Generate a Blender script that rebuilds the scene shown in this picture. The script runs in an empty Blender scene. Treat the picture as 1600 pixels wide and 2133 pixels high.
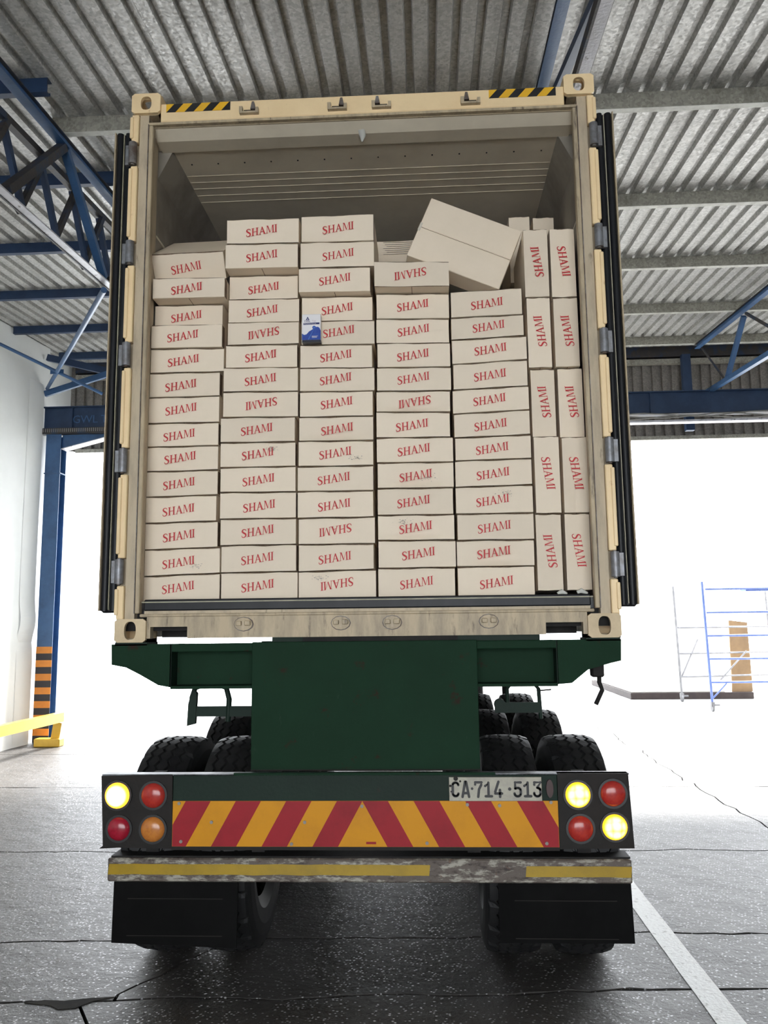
import bpy, bmesh, math, random
from mathutils import Vector, Matrix, noise
from mathutils.geometry import tessellate_polygon
random.seed(7)
SC = bpy.context.scene
COL = SC.collection
R = math.radians

# ------------------------------------------------------------------ camera
cd = bpy.data.cameras.new('camera'); cam = bpy.data.objects.new('camera', cd); COL.objects.link(cam)
CAM = Vector((0.3058124, -3.9534551, 1.633031)); YAW, PIT, ROL = -0.05132233, 0.13711221, -0.01164421
fw = Vector((math.sin(YAW)*math.cos(PIT), math.cos(YAW)*math.cos(PIT), math.sin(PIT)))
rt = Vector((math.cos(YAW), -math.sin(YAW), 0)); up = rt.cross(fw)
r2 = math.cos(ROL)*rt + math.sin(ROL)*up; u2 = -math.sin(ROL)*rt + math.cos(ROL)*up
m = Matrix((r2, u2, -fw)).transposed().to_4x4(); m.translation = CAM
cam.matrix_world = m
cd.sensor_fit = 'VERTICAL'; cd.sensor_height = 36.0; cd.lens = 1698.53/2133*36.0
cd.clip_start = 0.05; cd.clip_end = 300
SC.camera = cam

# ------------------------------------------------------------------ sky, exposure
w = bpy.data.worlds.new('sky'); SC.world = w; w.use_nodes = True
bg = w.node_tree.nodes['Background']
bg.inputs['Color'].default_value = (0.925, 0.96, 1.0, 1); bg.inputs['Strength'].default_value = 9.0
sl = bpy.data.lights.new('sun', 'SUN'); sl.energy = 19; sl.angle = R(12); sl.color = (1.0, .97, .93)
so = bpy.data.objects.new('sun', sl); COL.objects.link(so)
so.rotation_euler = Vector((-.42, -1.0, -.92)).to_track_quat('-Z', 'Y').to_euler()
vs = SC.view_settings
vs.view_transform = 'Standard'; vs.look = 'None'; vs.gamma = 1; vs.use_curve_mapping = False
vs.exposure = 0.0
SC.display_settings.display_device = 'sRGB'
SC.cycles.max_bounces = 8; SC.cycles.diffuse_bounces = 5; SC.cycles.glossy_bounces = 4
SC.cycles.sample_clamp_indirect = 6

# ------------------------------------------------------------------ materials
MATS = {}
def mat(name, col, col2=None, rough=.6, metal=0., scale=6., detail=4., lo=.4, hi=.65, bump=0., bscale=60.,
        rough2=None, stretch=(1,1,1), spec=.5, emit=None):
    if name in MATS: return MATS[name]
    M = bpy.data.materials.new(name); M.use_nodes = True; MATS[name] = M
    nt = M.node_tree; N = nt.nodes; L = nt.links; P = N['Principled BSDF']
    P.inputs['Roughness'].default_value = rough; P.inputs['Metallic'].default_value = metal
    P.inputs['Specular IOR Level'].default_value = spec
    P.inputs['Base Color'].default_value = (*col, 1)
    if emit:
        P.inputs['Emission Color'].default_value = (*emit[0], 1); P.inputs['Emission Strength'].default_value = emit[1]
    tc = N.new('ShaderNodeTexCoord'); mp = N.new('ShaderNodeMapping'); mp.inputs['Scale'].default_value = stretch
    L.new(tc.outputs['Object'], mp.inputs['Vector'])
    if col2 is not None:
        nz = N.new('ShaderNodeTexNoise'); nz.inputs['Scale'].default_value = scale; nz.inputs['Detail'].default_value = detail
        nz.inputs['Roughness'].default_value = .65
        L.new(mp.outputs['Vector'], nz.inputs['Vector'])
        cr = N.new('ShaderNodeValToRGB'); cr.color_ramp.elements[0].position = lo; cr.color_ramp.elements[1].position = hi
        cr.color_ramp.elements[0].color = (*col, 1); cr.color_ramp.elements[1].color = (*col2, 1)
        L.new(nz.outputs['Fac'], cr.inputs['Fac']); L.new(cr.outputs['Color'], P.inputs['Base Color'])
        if rough2 is not None:
            mr = N.new('ShaderNodeMapRange'); mr.inputs['To Min'].default_value = rough; mr.inputs['To Max'].default_value = rough2
            mr.inputs['From Min'].default_value = lo; mr.inputs['From Max'].default_value = hi
            L.new(nz.outputs['Fac'], mr.inputs['Value']); L.new(mr.outputs['Result'], P.inputs['Roughness'])
    if bump:
        b = N.new('ShaderNodeTexNoise'); b.inputs['Scale'].default_value = bscale; b.inputs['Detail'].default_value = 5
        L.new(mp.outputs['Vector'], b.inputs['Vector'])
        bp = N.new('ShaderNodeBump'); bp.inputs['Strength'].default_value = bump; bp.inputs['Distance'].default_value = .01
        L.new(b.outputs['Fac'], bp.inputs['Height']); L.new(bp.outputs['Normal'], P.inputs['Normal'])
    return M

def mat_layers(name, base, layers, rough=.6, metal=0., bump=0., bscale=60., spec=.5):
    """base colour plus (colour, noise scale, lo, hi, stretch) stains mixed on top"""
    M = bpy.data.materials.new(name); M.use_nodes = True; MATS[name] = M
    nt = M.node_tree; N = nt.nodes; L = nt.links; P = N['Principled BSDF']
    P.inputs['Roughness'].default_value = rough; P.inputs['Metallic'].default_value = metal
    P.inputs['Specular IOR Level'].default_value = spec
    tc = N.new('ShaderNodeTexCoord'); prev = None
    for i, (c, sc, lo, hi, st) in enumerate(layers):
        mp = N.new('ShaderNodeMapping'); mp.inputs['Scale'].default_value = st; mp.inputs['Location'].default_value = (i*3.7, i*1.3, i*5.1)
        L.new(tc.outputs['Object'], mp.inputs['Vector'])
        nz = N.new('ShaderNodeTexNoise'); nz.inputs['Scale'].default_value = sc; nz.inputs['Detail'].default_value = 6; nz.inputs['Roughness'].default_value = .68
        L.new(mp.outputs['Vector'], nz.inputs['Vector'])
        mr = N.new('ShaderNodeMapRange'); mr.inputs['From Min'].default_value = lo; mr.inputs['From Max'].default_value = hi
        L.new(nz.outputs['Fac'], mr.inputs['Value'])
        mx = N.new('ShaderNodeMix'); mx.data_type = 'RGBA'
        L.new(mr.outputs['Result'], mx.inputs['Factor'])
        if prev is None: mx.inputs[6].default_value = (*base, 1)
        else: L.new(prev, mx.inputs[6])
        mx.inputs[7].default_value = (*c, 1); prev = mx.outputs[2]
    L.new(prev, P.inputs['Base Color'])
    if bump:
        b = N.new('ShaderNodeTexNoise'); b.inputs['Scale'].default_value = bscale; b.inputs['Detail'].default_value = 5
        L.new(tc.outputs['Object'], b.inputs['Vector'])
        bp = N.new('ShaderNodeBump'); bp.inputs['Strength'].default_value = bump; bp.inputs['Distance'].default_value = .01
        L.new(b.outputs['Fac'], bp.inputs['Height']); L.new(bp.outputs['Normal'], P.inputs['Normal'])
    return M

def galvanised(name, tint, metal=.65, rough=.42, dirt=(.12,.11,.09), dirt_lo=.5):
    M = bpy.data.materials.new(name); M.use_nodes = True; MATS[name] = M
    nt = M.node_tree; N = nt.nodes; L = nt.links; P = N['Principled BSDF']
    P.inputs['Metallic'].default_value = metal; P.inputs['Roughness'].default_value = rough
    tc = N.new('ShaderNodeTexCoord')
    vo = N.new('ShaderNodeTexVoronoi'); vo.inputs['Scale'].default_value = 55
    L.new(tc.outputs['Object'], vo.inputs['Vector'])
    sep = N.new('ShaderNodeSeparateColor'); L.new(vo.outputs['Color'], sep.inputs['Color'])
    mr = N.new('ShaderNodeMapRange'); mr.inputs['To Min'].default_value = .72; mr.inputs['To Max'].default_value = 1.1
    L.new(sep.outputs['Red'], mr.inputs['Value'])
    mx = N.new('ShaderNodeMix'); mx.data_type = 'RGBA'; mx.blend_type = 'MULTIPLY'; mx.inputs['Factor'].default_value = 1
    mx.inputs[6].default_value = (*tint, 1); L.new(mr.outputs['Result'], mx.inputs[7])
    mp = N.new('ShaderNodeMapping'); mp.inputs['Scale'].default_value = (2.2, .35, 1); L.new(tc.outputs['Object'], mp.inputs['Vector'])
    nz = N.new('ShaderNodeTexNoise'); nz.inputs['Scale'].default_value = 3; nz.inputs['Detail'].default_value = 7; nz.inputs['Roughness'].default_value = .7
    L.new(mp.outputs['Vector'], nz.inputs['Vector'])
    m2 = N.new('ShaderNodeMapRange'); m2.inputs['From Min'].default_value = dirt_lo; m2.inputs['From Max'].default_value = .8; m2.inputs['To Max'].default_value = .75
    L.new(nz.outputs['Fac'], m2.inputs['Value'])
    my = N.new('ShaderNodeMix'); my.data_type = 'RGBA'; L.new(m2.outputs['Result'], my.inputs['Factor'])
    L.new(mx.outputs[2], my.inputs[6]); my.inputs[7].default_value = (*dirt, 1)
    L.new(my.outputs[2], P.inputs['Base Color'])
    m3 = N.new('ShaderNodeMapRange'); m3.inputs['To Min'].default_value = rough-.1; m3.inputs['To Max'].default_value = rough+.14
    L.new(sep.outputs['Green'], m3.inputs['Value']); L.new(m3.outputs['Result'], P.inputs['Roughness'])
    return M

def concrete(name, base, agg, rough_lo, rough_hi):
    M = bpy.data.materials.new(name); M.use_nodes = True; MATS[name] = M
    nt = M.node_tree; N = nt.nodes; L = nt.links; P = N['Principled BSDF']
    P.inputs['Specular IOR Level'].default_value = .5; geo = N.new('ShaderNodeNewGeometry')
    nz = N.new('ShaderNodeTexNoise'); nz.inputs['Scale'].default_value = 1.3; nz.inputs['Detail'].default_value = 8; nz.inputs['Roughness'].default_value = .7
    L.new(geo.outputs['Position'], nz.inputs['Vector'])
    cr = N.new('ShaderNodeValToRGB'); cr.color_ramp.elements[0].position = .35; cr.color_ramp.elements[1].position = .68
    cr.color_ramp.elements[0].color = (*[c*.6 for c in base], 1); cr.color_ramp.elements[1].color = (*[c*1.25 for c in base], 1)
    L.new(nz.outputs['Fac'], cr.inputs['Fac'])
    mp = N.new('ShaderNodeMapping'); mp.inputs['Scale'].default_value = (1, 1.25, 1); mp.inputs['Rotation'].default_value = (0,0,.3)
    L.new(geo.outputs['Position'], mp.inputs['Vector'])
    vo = N.new('ShaderNodeTexVoronoi'); vo.inputs['Scale'].default_value = 58; vo.inputs['Randomness'].default_value = 1
    L.new(mp.outputs['Vector'], vo.inputs['Vector'])
    mr = N.new('ShaderNodeMapRange'); mr.inputs['From Min'].default_value = .34; mr.inputs['From Max'].default_value = .24
    L.new(vo.outputs['Distance'], mr.inputs['Value'])
    sep = N.new('ShaderNodeSeparateColor'); L.new(vo.outputs['Color'], sep.inputs['Color'])
    gt = N.new('ShaderNodeMath'); gt.operation = 'GREATER_THAN'; gt.inputs[1].default_value = .62; L.new(sep.outputs['Red'], gt.inputs[0])
    mu = N.new('ShaderNodeMath'); mu.operation = 'MULTIPLY'; L.new(mr.outputs['Result'], mu.inputs[0]); L.new(gt.outputs[0], mu.inputs[1])
    mx = N.new('ShaderNodeMix'); mx.data_type = 'RGBA'; L.new(mu.outputs[0], mx.inputs['Factor'])
    L.new(cr.outputs['Color'], mx.inputs[6]); mx.inputs[7].default_value = (*agg, 1)
    L.new(mx.outputs[2], P.inputs['Base Color'])
    r1 = N.new('ShaderNodeMapRange'); r1.inputs['To Min'].default_value = rough_hi; r1.inputs['To Max'].default_value = rough_lo
    L.new(mu.outputs[0], r1.inputs['Value']); L.new(r1.outputs['Result'], P.inputs['Roughness'])
    b = N.new('ShaderNodeTexNoise'); b.inputs['Scale'].default_value = 38; b.inputs['Detail'].default_value = 6; b.inputs['Roughness'].default_value = .7
    L.new(geo.outputs['Position'], b.inputs['Vector'])
    b2 = N.new('ShaderNodeTexNoise'); b2.inputs['Scale'].default_value = 4.5; b2.inputs['Detail'].default_value = 4
    L.new(geo.outputs['Position'], b2.inputs['Vector'])
    ad = N.new('ShaderNodeMath'); ad.operation = 'MULTIPLY_ADD'; ad.inputs[1].default_value = 3.0
    L.new(b2.outputs['Fac'], ad.inputs[0]); L.new(b.outputs['Fac'], ad.inputs[2])
    bp = N.new('ShaderNodeBump'); bp.inputs['Strength'].default_value = .6; bp.inputs['Distance'].default_value = .012
    L.new(ad.outputs[0], bp.inputs['Height']); L.new(bp.outputs['Normal'], P.inputs['Normal'])
    return M

galvanised('roof_metal', (.52,.52,.505), metal=.3, rough=.5)
galvanised('purlin_grey', (.40,.385,.33), metal=.3, rough=.55, dirt=(.10,.09,.07))
mat('purlin_lit',(.62,.63,.58),(.45,.45,.41),rough=.5,scale=10)  # bottom flange, paled so the light on its lip is in the colour
galvanised('cladding_metal', (.24,.22,.20), metal=.2, rough=.55)
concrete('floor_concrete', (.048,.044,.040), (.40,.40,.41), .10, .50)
concrete('yard_concrete_sunlit', (.46,.455,.44), (.6,.6,.58), .3, .6)  # paler slab copy; sunlight on the yard is put into its colour
mat('joint_dirt', (.012,.010,.009), (.03,.026,.02), rough=.95)
mat_layers('line_paint', (.90,.90,.88), [((.42,.40,.38), 25, .56, .7, (1,1,1)), ((.25,.23,.22), 70, .62, .75, (1,1,1))], rough=.5, bump=.3)
mat('white_wall', (.88,.90,.90), (.84,.86,.86), rough=.6, scale=1.5, bump=.1, bscale=8)
mat_layers('beam_blue', (.045,.12,.27), [((.03,.08,.18), 4, .4, .7, (1,1,1)), ((.35,.36,.40), 30, .70, .78, (1,1,1))], rough=.42, bump=.1)
mat('beam_navy', (.014,.034,.085), (.022,.05,.115), rough=.5, scale=5)
mat_layers('beam_dark', (.035,.032,.034), [((.06,.045,.035), 12, .5, .7, (1,1,1)), ((.02,.035,.07), 5, .5, .6, (1,1,1))], rough=.6, bump=.2)
mat_layers('chord_pale', (.62,.62,.68), [((.06,.05,.045), 16, .60, .66, (1,1,1)), ((.40,.41,.45), 6, .4, .7, (1,1,1))], rough=.4, bump=.2)
mat_layers('cream', (.90,.69,.40), [((.82,.61,.34), 3, .4, .7, (1,1,1)), ((.36,.15,.05), 9, .66, .78, (1,1,1)), ((.12,.09,.06), 26, .70, .80, (1,1,.4))], rough=.45, bump=.08)
mat_layers('cream_mid', (.66,.52,.32), [((.5,.38,.23), 5, .4, .7, (1,1,1)), ((.13,.08,.05), 16, .62, .78, (1,1,.5))], rough=.5, bump=.08)
mat_layers('cream_grimy', (.50,.40,.26), [((.30,.245,.17), 5, .40, .68, (3,3,.7)), ((.08,.06,.045), 14, .58, .76, (2.4,2,.45)), ((.30,.12,.05), 22, .72, .8, (1,1,1))], rough=.55, bump=.1)
mat_layers('frame_taupe', (.52,.43,.30), [((.38,.31,.22), 7, .45, .7, (2,2,.5)), ((.14,.10,.07), 20, .63, .78, (1,1,.3))], rough=.6)
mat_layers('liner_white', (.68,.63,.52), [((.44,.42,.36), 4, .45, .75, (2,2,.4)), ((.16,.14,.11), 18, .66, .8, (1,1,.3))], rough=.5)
mat_layers('panel_white', (.74,.74,.70), [((.6,.58,.52), 4, .5, .75, (1,1,.4))], rough=.45)
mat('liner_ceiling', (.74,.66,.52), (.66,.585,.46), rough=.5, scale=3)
mat('liner_shaded', (.30,.27,.225), (.19,.17,.145), rough=.55, scale=3)  # white wall lining, darkened so its colour carries the interior shade
mat('gasket_black', (.008,.009,.011), (.014,.015,.018), spec=.25, rough=.42, scale=9, stretch=(1,1,.2))
mat('gasket_pale', (.45,.42,.30), (.30,.28,.2), rough=.6, scale=12)
mat('hinge_steel', (.26,.27,.29), (.17,.16,.16), rough=.45, metal=.5, scale=20)
mat('rust_and_edge_shade', (.10,.07,.055), (.20,.19,.18), rough=.6, metal=.2, scale=20)
mat('tape_yellow', (.85,.47,.02), (.75,.42,.03), rough=.45)
mat('tape_black', (.012,.012,.014), (.02,.02,.02), rough=.45)
mat_layers('carton_white', (.80,.685,.535), [((.75,.64,.49), 3.5, .4, .7, (1,1,1)), ((.50,.43,.33), 13, .66, .84, (1,1,1))], rough=.62)
def vary(name, amount):
    nt = MATS[name].node_tree; N = nt.nodes; L = nt.links; P = N['Principled BSDF']
    src = P.inputs['Base Color'].links[0].from_socket
    oi = N.new('ShaderNodeObjectInfo'); mr = N.new('ShaderNodeMapRange'); mr.inputs['To Min'].default_value = 1-amount; mr.inputs['To Max'].default_value = 1+amount
    L.new(oi.outputs['Random'], mr.inputs['Value'])
    mx = N.new('ShaderNodeMix'); mx.data_type = 'RGBA'; mx.blend_type = 'MULTIPLY'; mx.inputs['Factor'].default_value = 1
    L.new(src, mx.inputs[6]); L.new(mr.outputs['Result'], mx.inputs[7]); L.new(mx.outputs[2], P.inputs['Base Color'])
vary('carton_white', .06)
mat('kraft', (.12,.075,.045), (.24,.17,.11), rough=.85, scale=30)
mat('red_ink', (.50,.012,.022), (.56,.03,.035), rough=.6, scale=60)
mat('grey_smudge', (.22,.20,.19), (.32,.29,.27), rough=.8, scale=60)
mat('packing_tape', (.62,.56,.46), (.66,.60,.5), rough=.18, scale=12)
mat('pack_white', (.82,.80,.80), rough=.4); mat('pack_blue', (.012,.05,.30), (.02,.08,.38), rough=.35, scale=30)
mat('pack_navy', (.012,.02,.13), rough=.4); mat('pack_dark', (.006,.008,.02), rough=.4); mat('pack_pink', (.55,.42,.48), rough=.4)
mat('pack_pale_blue', (.06,.16,.5), rough=.35)
mat_layers('trailer_green', (.008,.028,.014), [((.009,.034,.017), 2.5, .42, .7, (1,1,1)), ((.03,.055,.038), 22, .66, .82, (2,1,.6)), ((.026,.013,.009), 9, .62, .69, (1,1,1))], rough=.7, bump=.08, spec=.12)
mat_layers('trailer_green_dark', (.004,.015,.009), [((.006,.020,.012), 4, .45, .7, (1,1,1)), ((.022,.014,.010), 12, .64, .72, (1,1,1))], rough=.6, bump=.1, spec=.25)
mat('chassis_black', (.010,.009,.009), (.018,.016,.014), rough=.7, scale=8, bump=.1, spec=.25)
mat_layers('panel_brown', (.014,.011,.009), [((.010,.009,.008), 6, .4, .7, (1,1,1)), ((.06,.045,.035), 30, .70, .8, (1,1,1))], rough=.6, bump=.15, spec=.25)
mat('steel_top_lit', (.16,.17,.18), (.05,.05,.05), rough=.45, metal=.5, scale=15)  # lamp bar top: its bright reflection is put into the steel colour
mat_layers('reflect_red', (.30,.010,.018), [((.23,.008,.015), 6, .45, .7, (1,1,1)), ((.36,.03,.035), 16, .68, .8, (1,1,1))], rough=.5, spec=.25)
mat_layers('reflect_yellow', (.60,.26,.004), [((.52,.22,.005), 6, .45, .7, (1,1,1)), ((.35,.15,.02), 26, .72, .8, (1,1,1))], rough=.5, spec=.25)
mat_layers('bumper_worn', (.10,.08,.065), [((.33,.31,.26), 13, .50, .60, (1,1,3)), ((.035,.022,.018), 17, .52, .66, (1,1,2.4)), ((.14,.075,.045), 30, .62, .7, (1,1,1))], rough=.6, bump=.3, bscale=40)
mat_layers('bumper_tape', (.36,.23,.008), [((.26,.17,.009), 6, .45, .75, (1,1,1)), ((.62,.46,.10), 30, .72, .8, (1,1,1))], rough=.32)
mat('rubber_flap', (.004,.004,.004), (.006,.006,.006), rough=.8, scale=4, bump=.1, spec=.08)
mat('tyre_rubber', (.012,.012,.013), (.020,.020,.020), rough=.6, scale=9, spec=.35)
mat('rim_steel', (.02,.022,.02), (.04,.04,.036), rough=.6)
mat('plate_paint', (.40,.38,.30), (.31,.29,.24), rough=.45, scale=14)
mat('plate_ink', (.010,.010,.012), rough=.5)
mat('lens_red', (.42,.035,.022), (.32,.02,.02), rough=.18, scale=40)
mat('reflector_dark', (.05,.012,.010), (.03,.01,.008), rough=.5)
mat('lens_crimson', (.33,.012,.03), (.25,.01,.02), rough=.18, scale=40)
mat('lens_amber', (.52,.19,.035), (.42,.14,.03), rough=.2, scale=40)
mat('lens_bezel', (.012,.012,.012), rough=.4)
mat('screw_head', (.22,.20,.18), rough=.5, metal=.4)
mat('stripe_orange', (.72,.26,.03), (.62,.22,.03), rough=.5)
mat('stripe_black', (.022,.020,.026), rough=.5)
mat('rail_yellow', (.70,.44,.05), (.60,.36,.04), rough=.35)
mat('scaffold_blue', (.10,.16,.42), (.16,.22,.5), rough=.5)
mat('scaffold_grey', (.16,.16,.17), (.24,.24,.25), rough=.5)
mat('cabin_white', (.80,.79,.74), rough=.6)
mat('board_tan', (.20,.125,.06), (.145,.09,.045), rough=.7, scale=2)
mat('skid_dark', (.020,.012,.012), (.03,.02,.018), rough=.7)
mat('cable_grey', (.25,.25,.24), rough=.6)
mat('foam_white', (.6,.6,.55), rough=.8)

def lens_lit(name, edge, core, strength, petals):
    M = bpy.data.materials.new(name); M.use_nodes = True; MATS[name] = M
    nt = M.node_tree; N = nt.nodes; L = nt.links; P = N['Principled BSDF']
    P.inputs['Base Color'].default_value = (*edge, 1); P.inputs['Roughness'].default_value = .2
    tc = N.new('ShaderNodeTexCoord'); mp = N.new('ShaderNodeMapping'); L.new(tc.outputs['Object'], mp.inputs['Vector'])
    ln = N.new('ShaderNodeVectorMath'); ln.operation = 'LENGTH'
    mp.inputs['Scale'].default_value = (1, 0, 1); L.new(mp.outputs['Vector'], ln.inputs[0])
    mr = N.new('ShaderNodeMapRange'); mr.inputs['From Min'].default_value = .050; mr.inputs['From Max'].default_value = .038
    L.new(ln.outputs['Value'], mr.inputs['Value'])
    fac = mr.outputs['Result']
    if petals:
        vo = N.new('ShaderNodeTexVoronoi'); vo.inputs['Scale'].default_value = 26; vo.inputs['Randomness'].default_value = .25
        L.new(mp.outputs['Vector'], vo.inputs['Vector'])
        m2 = N.new('ShaderNodeMapRange'); m2.inputs['From Min'].default_value = .75; m2.inputs['From Max'].default_value = .35
        L.new(vo.outputs['Distance'], m2.inputs['Value'])
        mu = N.new('ShaderNodeMath'); mu.operation = 'MULTIPLY'; L.new(fac, mu.inputs[0]); L.new(m2.outputs['Result'], mu.inputs[1]); fac = mu.outputs[0]
    mx = N.new('ShaderNodeMix'); mx.data_type = 'RGBA'; L.new(fac, mx.inputs['Factor'])
    mx.inputs[6].default_value = (*edge, 1); mx.inputs[7].default_value = (*core, 1)
    L.new(mx.outputs[2], P.inputs['Emission Color']); P.inputs['Emission Strength'].default_value = strength
    return M
lens_lit('lamp_on_plain', (1.0,.42,.03), (1.0,.86,.62), 2.2, False)
lens_lit('lamp_on_petal', (1.0,.46,.015), (1.0,.92,.50), 1.9, True)

# ------------------------------------------------------------------ mesh helpers
class MB:
    def __init__(s): s.v = []; s.f = []; s.mi = []; s.sm = []; s.ms = []
    def slot(s, m):
        if m not in s.ms: s.ms.append(m)
        return s.ms.index(m)
    def add(s, vs, fs, m, smooth=False):
        o = len(s.v); k = s.slot(m); s.v += [tuple(v) for v in vs]
        for f in fs: s.f.append(tuple(i+o for i in f)); s.mi.append(k); s.sm.append(smooth)
    def box(s, x0, x1, y0, y1, z0, z1, m, xf=None, bev=0):
        if bev:
            b = min(bev, (x1-x0)*.45, (y1-y0)*.45, (z1-z0)*.45)
            bm = bmesh.new(); bmesh.ops.create_cube(bm, size=1)
            for v in bm.verts: v.co = Vector((x0+(v.co.x+.5)*(x1-x0), y0+(v.co.y+.5)*(y1-y0), z0+(v.co.z+.5)*(z1-z0)))
            bmesh.ops.bevel(bm, geom=bm.edges[:], offset=b, segments=1, affect='EDGES')
            bm.verts.index_update()
            vs = [v.co.copy() for v in bm.verts]; fs = [[v.index for v in f.verts] for f in bm.faces]; bm.free()
        else:
            vs = [Vector(p) for p in ((x0,y0,z0),(x1,y0,z0),(x1,y1,z0),(x0,y1,z0),(x0,y0,z1),(x1,y0,z1),(x1,y1,z1),(x0,y1,z1))]
            fs = [(0,3,2,1),(4,5,6,7),(0,1,5,4),(1,2,6,5),(2,3,7,6),(3,0,4,7)]
        if xf is not None: vs = [xf @ v for v in vs]
        s.add(vs, fs, m); return s
    def bar(s, a, b, w, h, m, upv=(0,0,1)):
        a = Vector(a); b = Vector(b); d = (b-a); L_ = d.length; d.normalize()
        u = Vector(upv); r = d.cross(u)
        if r.length < 1e-4: r = d.cross(Vector((1,0,0)))
        r.normalize(); u = r.cross(d)
        vs = []
        for p in (a, b):
            for sx, sz in ((-1,-1),(1,-1),(1,1),(-1,1)): vs.append(p + r*sx*w/2 + u*sz*h/2)
        s.add(vs, [(0,1,2,3),(7,6,5,4),(0,4,5,1),(1,5,6,2),(2,6,7,3),(3,7,4,0)], m); return s
    def tube(s, pts, r, m, n=10, caps=True):
        pts = [Vector(p) for p in pts]; rings = []
        prev = None
        for i, p in enumerate(pts):
            d = (pts[min(i+1, len(pts)-1)] - pts[max(i-1, 0)]).normalized()
            if prev is None: a = d.orthogonal().normalized()
            else: a = (prev - d*prev.dot(d)).normalized()
            prev = a; b = d.cross(a); rr = r[i] if isinstance(r, (list, tuple)) else r
            rings.append([p + a*rr*math.cos(2*math.pi*k/n) + b*rr*math.sin(2*math.pi*k/n) for k in range(n)])
        vs = [v for rg in rings for v in rg]; fs = []
        for i in range(len(pts)-1):
            for k in range(n): fs.append((i*n+k, i*n+(k+1)%n, (i+1)*n+(k+1)%n, (i+1)*n+k))
        s.add(vs, fs, m, True)
        if caps:
            s.add(rings[0], [tuple(range(n))[::-1]], m); s.add(rings[-1], [tuple(range(n))], m)
        return s
    def prism(s, poly, axis, a, b, m, flip=False):
        """poly: 2D points; axis: extrusion axis 'x' (poly=y,z) 'y' (poly=x,z) 'z' (poly=x,y)"""
        def P(p, t):
            if axis == 'x': return (t, p[0], p[1])
            if axis == 'y': return (p[0], t, p[1])
            return (p[0], p[1], t)
        n = len(poly); vs = [P(p, a) for p in poly] + [P(p, b) for p in poly]
        fs = [(i, (i+1) % n, n+(i+1) % n, n+i) for i in range(n)]
        tri = tessellate_polygon([[Vector((p[0], p[1], 0)) for p in poly]])
        fs += [tuple(t) for t in tri] + [tuple(n+i for i in reversed(t)) for t in tri]
        s.add(vs, fs, m); return s
    def build(s, name, parent=None, fix=True):
        me = bpy.data.meshes.new(name); me.from_pydata(s.v, [], s.f)
        for mm in s.ms: me.materials.append(MATS[mm])
        me.polygons.foreach_set('material_index', s.mi); me.polygons.foreach_set('use_smooth', s.sm)
        if fix:
            bm = bmesh.new(); bm.from_mesh(me); bmesh.ops.recalc_face_normals(bm, faces=bm.faces[:]); bm.to_mesh(me); bm.free()
        me.update()
        o = bpy.data.objects.new(name, me); COL.objects.link(o)
        if parent is not None: o.parent = parent
        return o
def tag(o, label=None, cat=None, group=None, kind=None):
    if label: o['label'] = label
    if cat: o['category'] = cat
    if group: o['group'] = group
    if kind: o['kind'] = kind
    return o
def empty(name, loc=(0,0,0), label=None, cat=None, group=None, kind=None):
    o = bpy.data.objects.new(name, None); o.empty_display_size = .2; o.location = loc; COL.objects.link(o)
    return tag(o, label, cat, group, kind)
def dup(o, parent=None):
    c = o.copy(); COL.objects.link(c); c.parent = parent
    for ch in list(o.children): dup(ch, c)
    return c
def circle(cx, cy, r, n=24, a0=0): return [(cx+r*math.cos(a0+2*math.pi*k/n), cy+r*math.sin(a0+2*math.pi*k/n)) for k in range(n)]

# =================================================================== SETTING
def roofz(y, off=0): return 5.093 + .0708*(y+3.95) - off
YB, YF = 9.0, -11.0            # back opening, front of the shed
XL, XR = -5.46, 12.0

# ---- floor: cracked concrete slabs over dark bedding
floor = MB().box(-6.4, 26, YF-4, 40, -.30, -.045, 'joint_dirt').build('floor'); tag(floor, kind='structure')
def jag(t, seed, amp):
    return amp*(noise.noise(Vector((t*1.7, seed*7.3, 0))) + .5*noise.noise(Vector((t*7, seed*3.1, 2))) + .25*noise.noise(Vector((t*25, seed, 5))))
def ystep(a, b, x):            # a joint rising from a to b between x=-2 and x=2
    t = min(1, max(0, (x+2)/4)); return a+(b-a)*t
YJ = [(-14,-14),(-3.0,-2.9),(-.22,.06),(.50,.71),(2.2,2.3),(4.6,4.6),(6.8,6.75),(9.1,9.1),(12,12),(16,16),(22,22),(39,39)]
XJ = [-6.35, 2.95, 8.2, 14, 25]
def jy(k, x): return ystep(*YJ[k], x) + jag(x, k+1, .055)
def jx(i, y): return XJ[i] + (jag(y, 40+i, .10) if 0 < i < len(XJ)-1 else 0)
def slab(k, xa, xb, name='slab'):
    g = .010 if k < 4 else .008; poly = []
    step = .09 if k < 5 else .5
    x0 = xa(jy(k, 0)); x1 = xb(jy(k, 0)); n = max(2, int((x1-x0)/step))
    low = [(x0+(x1-x0)*t/n) for t in range(n+1)]
    L_ = [(x, jy(k, x)+g) for x in low]
    x0u = xa(jy(k+1, 0)); x1u = xb(jy(k+1, 0))
    U_ = [(x0u+(x1u-x0u)*t/n, jy(k+1, x0u+(x1u-x0u)*t/n)-g) for t in range(n+1)]
    ns = 14
    Rr = [(xb(L_[-1][1]+(U_[-1][1]-L_[-1][1])*t/ns), L_[-1][1]+(U_[-1][1]-L_[-1][1])*t/ns) for t in range(1, ns)]
    Lr = [(xa(L_[0][1]+(U_[0][1]-L_[0][1])*t/ns), L_[0][1]+(U_[0][1]-L_[0][1])*t/ns) for t in range(1, ns)]
    poly = L_ + Rr + U_[::-1] + Lr[::-1]
    return MB().prism(poly, 'z', -.06, 0, 'yard_concrete_sunlit' if k >= 7 else 'floor_concrete').build(name, floor)
def cut(a, side):               # joint a, inset to one side
    return lambda y: jx(a, y) + side*.007
crack = lambda y: -1.16 + .42*(y-0)*0 + (.38*(y-.06)) + jag(y*2, 77, .12)
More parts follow.
